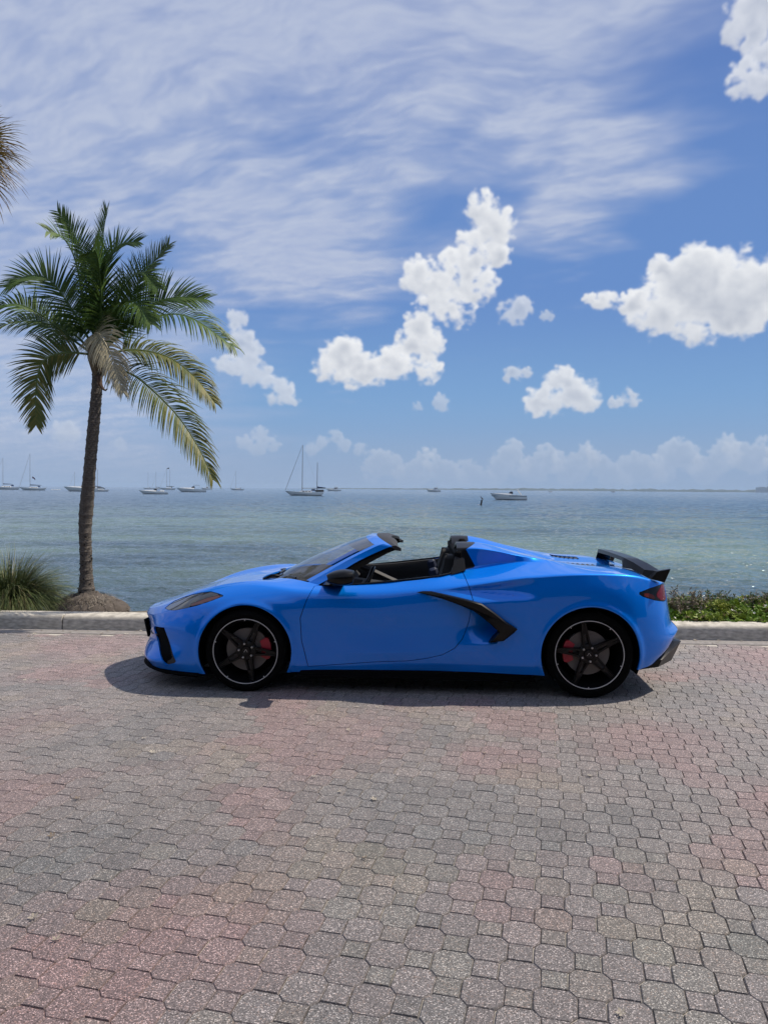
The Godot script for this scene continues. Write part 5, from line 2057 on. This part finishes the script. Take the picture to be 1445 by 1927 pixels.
		obj("intake_trim", cut(least([[field(INTAKE_TRIM, 5.0), -1.0, 0.0]]), [sd], -0.002), grey, ik)
		obj("engine_vent", cut(least([[a_vent, -1.0, 0.0]]), [sd], 0.02), matt, car)
	obj("front_grille", cut(least([[a_face, -1.0, 0.0]]), [1, -1], 0.04), matt, car)
	# dark shell close under the skin, seen only in the gaps
	obj("inner_shell", cut(least([[a_arch, 1.0, 0.0], [a_open, -1.0, 0.0]]), [1, -1], 0.016), matt, car)

	car_trim(car, paint, black, matt, soft, grey, silver, door)
	car_glass(car, paint, black, matt, grey)
	car_cabin(car, soft, grey, matt, silver)
	for sd: float in [1.0, -1.0]:
		wheel(car, Vector3(FRONT_AXLE.x, FRONT_AXLE.y, 0), 0.327, 0.2625, 0.245, sd, -5.0, 1.0, rubber, black, silver)
		wheel(car, Vector3(REAR_AXLE.x, REAR_AXLE.y, 0), 0.3455, 0.271, 0.305, sd, 29.0, -1.0, rubber, black, silver)


func car_trim(car: Node3D, paint: Material, black: Material, matt: Material, soft: Material, grey: Material, silver: Material, door: Node3D) -> void:
	# black blade of the side intake, laid over the skin
	var o := pts2(SCOOP)
	o.reverse()
	for sd: float in [1.0, -1.0]:
		var s := Soup.new()
		var zs := PackedFloat32Array()
		var ins := PackedVector2Array()
		for k in o.size():
			var e1 := (o[k] - o[k - 1]).normalized()
			var e2 := (o[(k + 1) % o.size()] - o[k]).normalized()
			var nn := Vector2(-e1.y - e2.y, e1.x + e2.x)
			ins.append(o[k] + nn.normalized() * 0.009)
			zs.append((0.905 + 0.075 * smoothstep(1.30, 1.95, o[k].x) + 0.012 * smoothstep(0.6, 0.8, o[k].y) - 0.016 * smoothstep(0.52, 0.44, o[k].y) + 0.044 * smoothstep(1.40, 1.72, o[k].x) * smoothstep(2.30, 1.95, o[k].x) * smoothstep(0.38, 0.62, o[k].y)))
		var tr := Geometry2D.triangulate_polygon(o)
		for k in range(0, tr.size(), 3):
			var v := []
			for j in 3:
				var i := tr[k + j]
				v.append(Vector3(ins[i].x, ins[i].y, (zs[i] + 0.022) * sd))
			var up: bool = (v[1] - v[0]).cross(v[2] - v[0]).z * sd > 0.0
			if up:
				s.t(v[0], v[1], v[2])
			else:
				s.t(v[0], v[2], v[1])
		for k in o.size():
			var k2 := (k + 1) % o.size()
			var a := Vector3(o[k].x, o[k].y, (zs[k] + 0.012) * sd)
			var b := Vector3(o[k2].x, o[k2].y, (zs[k2] + 0.012) * sd)
			var a2 := Vector3(ins[k].x, ins[k].y, (zs[k] + 0.022) * sd)
			var b2 := Vector3(ins[k2].x, ins[k2].y, (zs[k2] + 0.022) * sd)
			var a0 := a - Vector3(0, 0, 0.10 * sd)
			var b0 := b - Vector3(0, 0, 0.10 * sd)
			s.face(a, b, b2, a2, sd < 0)
			s.face(a0, b0, b, a, sd < 0)
		obj("side_intake_blade", s.mesh(25.0), M.black, car)
	# splitter along the front edge, underbody, side skirts
	var lip := Soup.new()
	var path := bez(pts3("-1.03 .145 0;-1.005 .142 .30;-0.955 .138 .52;-0.845 .132 .69;-0.65 .126 .84;-0.38 .124 .925"), 26)
	for sd: float in [1.0, -1.0]:
		var rings := []
		for v in path:
			var inw := Vector3(0.10, 0, -v.z * 0.16)
			rings.append(PackedVector3Array([Vector3(v.x, v.y - 0.014, v.z * sd), Vector3(v.x - 0.010, v.y, v.z * sd * 1.01), Vector3(v.x, v.y + 0.020, v.z * sd), Vector3(v.x + inw.x, v.y + 0.035, (v.z + inw.z) * sd), Vector3(v.x + inw.x, v.y - 0.014, (v.z + inw.z) * sd)]))
		lip.loft(rings, true, true, sd < 0)
	obj("front_splitter", lip.mesh(30.0), matt, car)
	var floor := Soup.new()
	floor.box(Transform3D(Basis(), Vector3(1.36, 0.165, 0)), Vector3(1.86, 0.05, 1.80), 0.01)
	floor.box(Transform3D(Basis(), Vector3(-0.58, 0.17, 0)), Vector3(0.50, 0.05, 1.16), 0.01)
	floor.box(Transform3D(Basis(), Vector3(1.36, 0.20, 0)), Vector3(3.9, 0.06, 1.15), 0.01)
	floor.box(Transform3D(Basis(), Vector3(2.72, 0.5, 0)), Vector3(1.1, 0.5, 1.24), 0.02)
	floor.box(Transform3D(Basis(), Vector3(0.0, 0.45, 0)), Vector3(0.9, 0.42, 1.34), 0.02)
	floor.box(Transform3D(Basis(), Vector3(1.36, 0.135, 0.88)), Vector3(1.90, 0.03, 0.05), 0.008)
	floor.box(Transform3D(Basis(), Vector3(1.36, 0.135, -0.88)), Vector3(1.90, 0.03, 0.05), 0.008)
	obj("underbody", floor.mesh(), matt, car)
	# wheel-house linings
	for sd: float in [1.0, -1.0]:
		for w in 2:
			var ax := FRONT_AXLE if w == 0 else REAR_AXLE
			var rad := 0.384 if w == 0 else 0.398
			var li := Soup.new()
			var rings := []
			for zz in [0.925, 0.915, 0.60]:
				var ring := PackedVector3Array()
				for j in 41:
					var a := deg_to_rad(-22.0) + deg_to_rad(224.0) * j / 40.0
					ring.append(Vector3(ax.x + cos(a) * rad, ax.y + sin(a) * rad, zz * sd))
				rings.append(ring)
			li.loft(rings, false, false, sd > 0)
			obj("wheel_arch_liner", li.mesh(50.0), matt, car)
	# rear diffuser with two tail pipes a side
	var di := Soup.new()
	for sd: float in [1.0, -1.0]:
		di.loft([
			PackedVector3Array([Vector3(3.10, 0.30, 0.84 * sd), Vector3(3.08, 0.215, 0.86 * sd), Vector3(3.30, 0.228, 0.78 * sd), Vector3(3.33, 0.285, 0.775 * sd)]),
			PackedVector3Array([Vector3(3.20, 0.40, 0.62 * sd), Vector3(3.18, 0.20, 0.62 * sd), Vector3(3.47, 0.240, 0.58 * sd), Vector3(3.555, 0.395, 0.55 * sd)]),
			PackedVector3Array([Vector3(3.20, 0.45, 0.0), Vector3(3.18, 0.20, 0.0), Vector3(3.50, 0.245, 0.0), Vector3(3.575, 0.40, 0.0)])], true, true, sd > 0)
	var diff := obj("rear_diffuser", di.mesh(30.0), M.black, car)
	for z in [0.60, 0.48, -0.48, -0.60]:
		var tp := Soup.new()
		tp.lathe(Transform3D(Basis(Vector3.BACK, -PI / 2.0), Vector3(3.365, 0.330, z)), pts2("0.030 0.0;0.035 0.01;0.035 0.09;0.032 0.094;0.028 0.09;0.025 0.0"), 20)
		obj("tail_pipe", tp.mesh(), mat(lin(0.25, 0.25, 0.26), 0.3, 0.8), diff)
	# number-plate holder on the nose
	var pl := Soup.new()
	pl.box(Transform3D(Basis(Vector3.BACK, 0.22), Vector3(-1.064, 0.365, 0)), Vector3(0.020, 0.165, 0.38), 0.006)
	obj("plate_holder", pl.mesh(), matt, car)
	# grille bars
	var gb := Soup.new()
	for sd: float in [1.0, -1.0]:
		for y in [0.30, 0.385]:
			gb.tube(bez(pts3("-1.02 %f %f;-0.94 %f %f;-0.80 %f %f" % [y, 0.05 * sd, y, 0.42 * sd, y + 0.01, 0.66 * sd]), 12), PackedFloat32Array([0.009]), 6)
	obj("grille_bar", gb.mesh(), grey, car)
	# rear wing: centre plank on two posts, outer parts on the deck, upright tips
	var wing := Soup.new()
	var prof := [
		# z, then front low, front top, rear top, rear low as x y
		[-0.82, 3.215, 0.938, 3.268, 1.000, 3.370, 1.020, 3.325, 0.912],
		[-0.785, 3.200, 0.945, 3.255, 1.002, 3.368, 1.021, 3.328, 0.920],
		[-0.755, 3.165, 0.965, 3.185, 1.006, 3.300, 1.004, 3.295, 0.955],
		[-0.60, 3.120, 0.995, 3.145, 1.046, 3.262, 1.040, 3.255, 0.985],
		[-0.47, 3.085, 0.990, 3.105, 1.072, 3.225, 1.064, 3.215, 0.975],
		[-0.43, 3.092, 1.046, 3.100, 1.078, 3.220, 1.070, 3.215, 1.040],
		[0.0, 3.080, 1.056, 3.088, 1.086, 3.205, 1.078, 3.200, 1.050],
	]
	var rings := []
	for k in 13:
		var r = prof[k] if k < 7 else prof[12 - k]
		var z: float = r[0] if k < 7 else -r[0]
		rings.append(PackedVector3Array([Vector3(r[1], r[2], z), Vector3(r[7], r[8], z), Vector3(r[5], r[6], z), Vector3(r[3], r[4], z)]))
	wing.loft(rings, true, true, false)
	obj("rear_wing", wing.mesh(28.0), M.black, car)
	# mirrors
	for sd: float in [1.0, -1.0]:
		var mi := Soup.new()
		var sec := []
		for k in 9:
			var t := k / 8.0
			var x := 0.655 + 0.20 * t
			var hy := 0.062 * pow(sin(PI * (0.10 + 0.62 * t)), 0.7)
			var hz := 0.115 * pow(sin(PI * (0.12 + 0.60 * t)), 0.6)
			var ring := PackedVector3Array()
			for j in 14:
				var a := TAU * j / 14.0
				var ca := cos(a)
				var sa := sin(a)
				ring.append(Vector3(x + 0.02 * absf(ca), 0.935 + 0.012 * t + hy * signf(sa) * pow(absf(sa), 0.75), (1.015 + hz * signf(ca) * pow(absf(ca), 0.75)) * sd))
			sec.append(ring)
		mi.loft(sec, true, true, sd > 0)
		var mm := obj("side_mirror", mi.mesh(45.0), M.black, car)
		var gl := Soup.new()
		gl.box(Transform3D(Basis(), Vector3(0.862, 0.945, 1.015 * sd)), Vector3(0.006, 0.075, 0.16), 0.002)
		obj("mirror_glass", gl.mesh(), silver, mm)
		var fo := Soup.new()
		fo.loft([
			PackedVector3Array([Vector3(0.60, 0.850, 0.80 * sd), Vector3(0.77, 0.850, 0.80 * sd), Vector3(0.75, 0.885, 0.80 * sd), Vector3(0.62, 0.878, 0.80 * sd)]),
			PackedVector3Array([Vector3(0.64, 0.872, 0.93 * sd), Vector3(0.80, 0.872, 0.93 * sd), Vector3(0.79, 0.905, 0.93 * sd), Vector3(0.66, 0.905, 0.93 * sd)]),
			PackedVector3Array([Vector3(0.68, 0.880, 1.0 * sd), Vector3(0.83, 0.880, 1.0 * sd), Vector3(0.82, 0.92, 1.0 * sd), Vector3(0.70, 0.92, 1.0 * sd)])], true, true, sd < 0)
		obj("mirror_foot", fo.mesh(30.0), M.black, mm)
		# dark corner pane between sill and roll hoop
		var cp := Soup.new()
		cp.loft([
			PackedVector3Array([Vector3(1.640, 0.950, 0.792 * sd), Vector3(1.685, 1.130, 0.672 * sd), Vector3(1.685, 1.130, 0.650 * sd), Vector3(1.640, 0.950, 0.765 * sd)]),
			PackedVector3Array([Vector3(1.76, 0.982, 0.745 * sd), Vector3(1.74, 1.150, 0.652 * sd), Vector3(1.74, 1.150, 0.63 * sd), Vector3(1.76, 0.982, 0.72 * sd)])], true, true, sd < 0)
		obj("corner_pane", cp.mesh(30.0), M.black, car)
		# strip along the window sill and the door handle hidden in the blade
		var si := Soup.new()
		si.tube(bez(pts3("0.60 0.856 %f;0.86 0.864 %f;1.10 0.886 %f;1.40 0.922 %f;1.55 0.942 %f;1.70 0.975 %f" % [0.806 * sd, 0.812 * sd, 0.814 * sd, 0.812 * sd, 0.806 * sd, 0.742 * sd]), 24), PackedFloat32Array([0.008]), 6)
		obj("window_sill_strip", si.mesh(), M.black, car)
	# vent slats on the engine cover
	for sd: float in [1.0, -1.0]:
		for k in 6:
			var sl := Soup.new()
			sl.box(Transform3D(Basis(Vector3.BACK, 0.5), Vector3(2.655 + 0.042 * k, 1.002 - 0.002 * k, 0.36 * sd)), Vector3(0.032, 0.005, 0.15), 0.001)
			obj("vent_slat", sl.mesh(), M.black, car)


func sheet(nu: int, nv: int, f: Callable) -> Soup:
	var s := Soup.new()
	for i in nu:
		for j in nv:
			var a: Vector3 = f.call(i / float(nu), j / float(nv))
			var b: Vector3 = f.call((i + 1) / float(nu), j / float(nv))
			var c: Vector3 = f.call((i + 1) / float(nu), (j + 1) / float(nv))
			var d: Vector3 = f.call(i / float(nu), (j + 1) / float(nv))
			s.q(a, b, c, d)
	return s


func car_glass(car: Node3D, paint: Material, black: Material, matt: Material, grey: Material) -> void:
	var glass := mat(Color(0.02, 0.03, 0.03, 0.14), 0.02)
	glass.transparency = BaseMaterial3D.TRANSPARENCY_ALPHA
	var low := func(w: float) -> Vector3:
		# foot of the windscreen, w from -1 (far) to 1 (near)
		return Vector3(0.10 + 0.31 * pow(absf(w), 2.0), 0.838, 0.645 * w)
	var top := func(w: float) -> Vector3:
		return Vector3(0.905 + 0.10 * pow(absf(w), 2.2), 1.208 - 0.044 * pow(absf(w), 2.0), 0.515 * w)
	var surf := func(a: float, b: float) -> Vector3:
		var w := a * 2.0 - 1.0
		var p: Vector3 = low.call(w)
		var q: Vector3 = top.call(w)
		return p.lerp(q, b) + Vector3(-0.30, 0.55, 0) * 0.085 * 4.0 * b * (1.0 - b) * 0.55
	var ws := sheet(30, 16, func(a: float, b: float) -> Vector3: return surf.call(1.0 - a, b))
	obj("windscreen", ws.mesh(60.0), glass, car)
	# sun band along the upper edge of the glass and the cowl under its foot, with wipers
	var band := sheet(24, 2, func(a: float, b: float) -> Vector3: return (surf.call(1.0 - a, 0.80 + 0.20 * b) as Vector3) + Vector3(0.004, -0.006, 0))
	obj("shade_band", band.mesh(60.0), mat(lin(0.03, 0.035, 0.04), 0.3), car)
	var cowl := sheet(24, 4, func(a: float, b: float) -> Vector3:
		var w := 1.0 - a * 2.0
		var p: Vector3 = low.call(w)
		return Vector3(-0.06 + 0.36 * pow(absf(w), 2.4), 0.805 + 0.018 * pow(absf(w), 2.0), 0.66 * w).lerp(p + Vector3(0.12, -0.02, 0), b))
	obj("cowl", cowl.mesh(60.0), matt, car)
	var wi := Soup.new()
	wi.tube(bez(pts3("0.05 0.835 0.05;0.20 0.862 0.25;0.34 0.874 0.52"), 10), PackedFloat32Array([0.009]), 6)
	wi.tube(bez(pts3("0.03 0.835 -0.45;0.12 0.868 -0.25;0.13 0.872 0.12"), 10), PackedFloat32Array([0.009]), 6)
	wi.tube(bez(pts3("0.02 0.832 0.30;0.10 0.872 0.33;0.16 0.862 0.30"), 8), PackedFloat32Array([0.012]), 6)
	obj("wiper", wi.mesh(), M.black, car)
	# screen pillars: blue outside, black seal behind
	for sd: float in [1.0, -1.0]:
		var fr := bez(pts3("0.375 0.832 0.665;0.58 0.945 0.636;0.80 1.065 0.580;1.005 1.166 0.517;1.03 1.172 0.50"), 24)
		var re := bez(pts3("0.545 0.838 0.735;0.70 0.925 0.688;0.87 1.030 0.622;1.08 1.128 0.545;1.155 1.152 0.520"), 24)
		var bk := bez(pts3("0.66 0.840 0.745;0.79 0.915 0.690;0.945 1.005 0.625;1.13 1.100 0.545;1.235 1.135 0.510"), 24)
		var out := []
		var seal := []
		for k in 24:
			var f := fr[k]
			var r := re[k]
			var b := bk[k]
			var mid := (f + r) * 0.5 + Vector3(-0.01, 0.012, 0.022)
			out.append(PackedVector3Array([Vector3(f.x, f.y, f.z * sd), Vector3(mid.x, mid.y, mid.z * sd), Vector3(r.x, r.y, r.z * sd), Vector3(r.x, r.y - 0.02, (r.z - 0.05) * sd), Vector3(f.x + 0.02, f.y - 0.025, (f.z - 0.03) * sd)]))
			seal.append(PackedVector3Array([Vector3(r.x - 0.004, r.y - 0.003, (r.z - 0.006) * sd), Vector3(b.x, b.y, (b.z - 0.012) * sd), Vector3(b.x - 0.02, b.y - 0.012, (b.z - 0.075) * sd), Vector3(r.x - 0.03, r.y - 0.015, (r.z - 0.07) * sd)]))
		var ps := Soup.new()
		ps.loft(out, true, true, sd > 0)
		obj("windscreen_pillar", ps.mesh(32.0), paint, car)
		var ss := Soup.new()
		ss.loft(seal, true, true, sd > 0)
		obj("door_seal", ss.mesh(32.0), matt, car)
	# blue header over the glass, black latch panel behind it
	var hd := Soup.new()
	var bl := Soup.new()
	var hr := []
	var br := []
	for k in 21:
		var w := -1.0 + k * 0.1
		var p: Vector3 = top.call(w)
		var edge := smoothstep(0.55, 1.0, absf(w))
		var wide := lerpf(0.095, 0.145, edge)
		var y2 := p.y + lerpf(0.020, -0.008, edge)
		hr.append(PackedVector3Array([p, Vector3(p.x + wide * 0.5, (p.y + y2) * 0.5 + 0.010, p.z * 1.01), Vector3(p.x + wide, y2, p.z * 1.01), Vector3(p.x + wide, y2 - 0.025, p.z), Vector3(p.x + 0.01, p.y - 0.03, p.z)]))
		var x0 := p.x + wide - 0.004
		var long := lerpf(0.135, 0.085, edge) + (0.02 if absf(absf(w) - 0.55) < 0.16 else 0.0)
		br.append(PackedVector3Array([Vector3(x0, y2 - 0.001, p.z), Vector3(x0 + long * 0.5, y2 + 0.002, p.z), Vector3(x0 + long, y2 - 0.022, p.z), Vector3(x0 + long, y2 - 0.045, p.z), Vector3(x0 - 0.02, y2 - 0.032, p.z)]))
	hd.loft(hr, true, true, true)
	bl.loft(br, true, true, true)
	obj("windscreen_header", hd.mesh(32.0), paint, car)
	obj("header_latch_panel", bl.mesh(32.0), grey, car)


func car_cabin(car: Node3D, soft: Material, grey: Material, matt: Material, silver: Material) -> void:
	var blue := mat(lin(0.002, 0.010, 0.04), 0.6)
	var tub := Soup.new()
	tub.box(Transform3D(Basis(), Vector3(1.05, 0.27, 0)), Vector3(1.5, 0.06, 1.5), 0.01)
	tub.box(Transform3D(Basis(Vector3.BACK, 0.10), Vector3(1.74, 0.70, 0)), Vector3(0.06, 0.86, 1.40), 0.01)
	tub.box(Transform3D(Basis(), Vector3(1.79, 1.0, 0.40)), Vector3(0.10, 0.34, 0.36), 0.03)
	tub.box(Transform3D(Basis(), Vector3(1.79, 1.0, -0.40)), Vector3(0.10, 0.34, 0.36), 0.03)
	obj("cabin_tub", tub.mesh(), matt, car)
	for sd: float in [1.0, -1.0]:
		var pn := Soup.new()
		var rings := []
		for v in pts3("0.45 0.80 0.775;0.80 0.862 0.79;1.10 0.880 0.80;1.40 0.915 0.80;1.55 0.932 0.79;1.70 0.965 0.725"):
			rings.append(PackedVector3Array([Vector3(v.x, v.y, (v.z + 0.012) * sd), Vector3(v.x, v.y - 0.004, (v.z - 0.03) * sd), Vector3(v.x, v.y - 0.10, (v.z - 0.07) * sd), Vector3(v.x, 0.28, (v.z - 0.05) * sd), Vector3(v.x, 0.28, v.z * sd)]))
		pn.loft(rings, true, true, sd < 0)
		obj("door_lining", pn.mesh(35.0), soft, car)
	var da := Soup.new()
	da.loft([
		PackedVector3Array([Vector3(0.20, 0.83, 0.70), Vector3(0.42, 0.875, 0.70), Vector3(0.72, 0.860, 0.70), Vector3(0.80, 0.78, 0.70), Vector3(0.66, 0.60, 0.70), Vector3(0.2, 0.6, 0.70)]),
		PackedVector3Array([Vector3(0.20, 0.83, -0.70), Vector3(0.42, 0.875, -0.70), Vector3(0.72, 0.860, -0.70), Vector3(0.80, 0.78, -0.70), Vector3(0.66, 0.60, -0.70), Vector3(0.2, 0.6, -0.70)])], true, true, true)
	obj("dashboard", da.mesh(35.0), soft, car)
	var bn := Soup.new()
	bn.box(Transform3D(Basis(Vector3.BACK, -0.25), Vector3(0.72, 0.895, 0.36)), Vector3(0.20, 0.06, 0.34), 0.02)
	obj("instrument_hood", bn.mesh(), grey, car)
	var con := Soup.new()
	con.box(Transform3D(Basis(Vector3.BACK, -0.12), Vector3(1.02, 0.72, -0.02)), Vector3(0.80, 0.14, 0.20), 0.03)
	con.box(Transform3D(Basis(Vector3.BACK, -0.42), Vector3(0.98, 0.86, -0.12)), Vector3(0.50, 0.05, 0.06), 0.02)
	obj("centre_console", con.mesh(), grey, car)
	var wh := Soup.new()
	var ring := PackedVector3Array()
	var wb := Basis(Vector3.BACK, -0.38)
	for k in 33:
		var a := TAU * k / 32.0
		ring.append(Vector3(0.93, 0.80, 0.37) + wb * Vector3(0, sin(a) * 0.165, cos(a) * 0.18))
	wh.tube(ring, PackedFloat32Array([0.018]), 8, false)
	wh.box(Transform3D(wb, Vector3(0.91, 0.80, 0.37)), Vector3(0.05, 0.10, 0.30), 0.02)
	obj("steering_wheel", wh.mesh(50.0), M.black, car)
	for z in [0.37, -0.37]:
		var back := Soup.new()
		var rings := []
		for v in pts3("1.42 0.42 0.25;1.50 0.60 0.27;1.57 0.78 0.26;1.62 0.90 0.22;1.645 0.98 0.145;1.66 1.045 0.135;1.665 1.075 0.10"):
			rings.append(PackedVector3Array([Vector3(v.x - 0.06, v.y, z + v.z), Vector3(v.x - 0.03, v.y, z), Vector3(v.x - 0.06, v.y, z - v.z), Vector3(v.x + 0.05, v.y, z - v.z * 0.9), Vector3(v.x + 0.06, v.y, z + v.z * 0.9)]))
		back.loft(rings, true, true, true)
		var st := obj("seat", back.mesh(45.0), soft, car)
		var cu := Soup.new()
		cu.box(Transform3D(Basis(Vector3.BACK, 0.1), Vector3(1.20, 0.42, z)), Vector3(0.50, 0.14, 0.50), 0.05)
		obj("seat_cushion", cu.mesh(), soft, st)
		var bo := Soup.new()
		bo.box(Transform3D(Basis(Vector3.BACK, 0.30), Vector3(1.53, 0.86, z + 0.24)), Vector3(0.08, 0.26, 0.05), 0.02)
		obj("side_bolster", bo.mesh(), blue, st)
		var be := Soup.new()
		be.tube(bez(pts3("1.70 1.06 %f;1.66 0.98 %f;1.60 0.82 %f" % [z + 0.24, z + 0.27, z + 0.30]), 8), PackedFloat32Array([0.010]), 6)
		obj("seat_belt", be.mesh(), grey, st)


func wheel(car: Node3D, at: Vector3, r: float, rim: float, width: float, sd: float, first: float, lead: float, rubber: Material, black: Material, silver: Material) -> void:
	var face := 0.928
	var w := Node3D.new()
	w.name = "wheel"
	car.add_child(w, true)
	# local y is the axle, pointing out
	w.transform = Transform3D(Basis(Vector3(1, 0, 0), Vector3(0, 0, sd), Vector3(0, -sd, 0)), at + Vector3(0, 0, face * sd))
	var ty := Soup.new()
	var q := PackedVector2Array([Vector2(rim - 0.012, -width + 0.01), Vector2(rim + 0.01, -width), Vector2(r - 0.02, -width), Vector2(r - 0.004, -width + 0.02)])
	var grooves := 4
	for k in grooves:
		var y := lerpf(-width + 0.04, -0.045, k / float(grooves - 1))
		q.append(Vector2(r, y - 0.007))
		q.append(Vector2(r - 0.007, y - 0.006))
		q.append(Vector2(r - 0.007, y + 0.006))
		q.append(Vector2(r, y + 0.007))
	q.append_array(PackedVector2Array([Vector2(r - 0.003, -0.022), Vector2(r - 0.012, -0.006), Vector2(r - 0.028, 0.002), Vector2(r - 0.036, 0.0035), Vector2(rim + 0.016, 0.003), Vector2(rim + 0.006, -0.002), Vector2(rim - 0.002, -0.012)]))
	ty.lathe(Transform3D(), q, 72)
	obj("tyre", ty.mesh(32.0), rubber, w)
	# barrel and bright machined edge
	var ba := Soup.new()
	ba.lathe(Transform3D(), PackedVector2Array([Vector2(rim - 0.004, -0.008), Vector2(rim - 0.012, -0.010), Vector2(rim - 0.020, -0.03), Vector2(rim - 0.035, -0.09), Vector2(rim - 0.04, -width + 0.03), Vector2(0.05, -width + 0.04)]), 60)
	obj("rim", ba.mesh(35.0), M.matt, w)
	var ed := Soup.new()
	ed.lathe(Transform3D(), PackedVector2Array([Vector2(rim - 0.0005, -0.012), Vector2(rim - 0.0005, -0.003), Vector2(rim - 0.0015, -0.0015), Vector2(rim - 0.0052, -0.0015), Vector2(rim - 0.0062, -0.004), Vector2(rim - 0.0062, -0.02)]), 96)
	for k in 5:
		var a := deg_to_rad(first + 36.0 + 72.0 * k - 12.0)
		ed.box(Transform3D(Basis(Vector3.UP, a), Vector3(cos(a) * (rim - 0.012), -0.004, -sin(a) * (rim - 0.012))), Vector3(0.011, 0.005, 0.006), 0.001)
	obj("rim_edge", ed.mesh(30.0), mat(lin(0.62, 0.61, 0.60), 0.35, 0.25), w)
	# local axes: angle a counter-clockwise as seen from outside on the near side
	for k in 5:
		var a := deg_to_rad(first + 72.0 * k)
		if sd < 0:
			a = PI - a
		var u := Vector3(cos(a), 0, -sin(a) * sd * sd)
		if sd > 0:
			u = Vector3(cos(a), 0, -sin(a))
		else:
			u = Vector3(-cos(a), 0, -sin(a))
		var v := Vector3.UP.cross(u)
		var sp := Soup.new()
		for e: float in [-1.0, 1.0]:
			var rings := []
			for s in 7:
				var t := s / 6.0
				var rr := lerpf(0.045, rim - 0.014, t)
				var off: float = e * lerpf(0.027, 0.011, t)
				var hw := lerpf(0.0098, 0.0070, t) if s > 0 else 0.015
				var y := lerpf(-0.030, -0.012, t) - 0.012 * sin(PI * t)
				var dp := lerpf(0.045, 0.022, t)
				var c := u * rr + v * off
				rings.append(PackedVector3Array([c + v * hw * 0.75 + Vector3.UP * y, c - v * hw * 0.75 + Vector3.UP * y, c - v * hw + Vector3.UP * (y - 0.005), c - v * hw * 1.1 + Vector3.UP * (y - dp), c + v * hw * 1.1 + Vector3.UP * (y - dp), c + v * hw + Vector3.UP * (y - 0.005)]))
			sp.loft(rings, true, true, false)
		# web low between the two bars near the hub and at the rim
		var web := []
		for s in 4:
			var rr := [0.045, 0.055, 0.065, 0.075][s] as float
			web.append(PackedVector3Array([u * rr + v * 0.03 + Vector3.UP * -0.036, u * rr - v * 0.03 + Vector3.UP * -0.036, u * rr - v * 0.03 + Vector3.UP * -0.06, u * rr + v * 0.03 + Vector3.UP * -0.06]))
		sp.loft(web, true, true, false)
		web = []
		for s in 4:
			var rr := [0.16, 0.19, 0.22, rim - 0.016][s] as float
			web.append(PackedVector3Array([u * rr + v * 0.02 + Vector3.UP * -0.028, u * rr - v * 0.02 + Vector3.UP * -0.028, u * rr - v * 0.02 + Vector3.UP * -0.05, u * rr + v * 0.02 + Vector3.UP * -0.05]))
		sp.loft(web, true, true, false)
		obj("spoke", sp.mesh(30.0), black, w)
		var nu := Soup.new()
		var b := a + deg_to_rad(36.0)
		var nu_at := Vector3(cos(b), 0, -sin(b)) if sd > 0 else Vector3(-cos(b), 0, -sin(b))
		nu.lathe(Transform3D(Basis(), nu_at * 0.057 + Vector3.UP * -0.032), pts2("0.0095 -0.03;0.0095 0.008;0.007 0.012;0 0.013"), 6)
		obj("wheel_nut", nu.mesh(20.0), silver, w)
	var hub := Soup.new()
	hub.lathe(Transform3D(), pts2("0.078 -0.08;0.078 -0.040;0.070 -0.034;0.040 -0.033;0.036 -0.028;0.034 -0.024;0 -0.023"), 40)
	var ho := obj("hub", hub.mesh(25.0), black, w)
	var vee := Soup.new()
	for e: float in [-1.0, 1.0]:
		vee.box(Transform3D(Basis(Vector3.UP, e * 0.55), Vector3(0.0075 * e, -0.0225, 0.0)), Vector3(0.0025, 0.002, 0.026), 0.0)
	obj("cap_emblem", vee.mesh(), silver, ho)
	# brake disc and red caliper behind the spokes
	var dr := 0.172 if r < 0.33 else 0.175
	var di := Soup.new()
	di.lathe(Transform3D(), PackedVector2Array([Vector2(dr, -0.125), Vector2(dr, -0.095), Vector2(0.09, -0.095), Vector2(0.085, -0.09), Vector2(0.05, -0.09)]), 60)
	obj("brake_disc", di.mesh(25.0), mat(lin(0.15, 0.135, 0.13), 0.5, 0.3), w)
	var ca := Soup.new()
	var rings := []
	for k in 13:
		var t := k / 12.0
		var a := deg_to_rad(lerpf(-26.0, 34.0, t))
		var u := Vector3(cos(a) * lead, 0, -sin(a))
		var ri := 0.118 + 0.012 * absf(t - 0.5)
		var ro := dr + 0.022 - (0.02 if k == 0 or k == 12 else 0.0)
		rings.append(PackedVector3Array([u * ri + Vector3.UP * -0.085, u * ri + Vector3.UP * -0.072, u * ro + Vector3.UP * -0.075, u * ro + Vector3.UP * -0.13]))
	ca.loft(rings, true, true, lead > 0)
	var red := mat(lin(0.36, 0.008, 0.028), 0.35)
	obj("brake_caliper", ca.mesh(35.0), red, w)
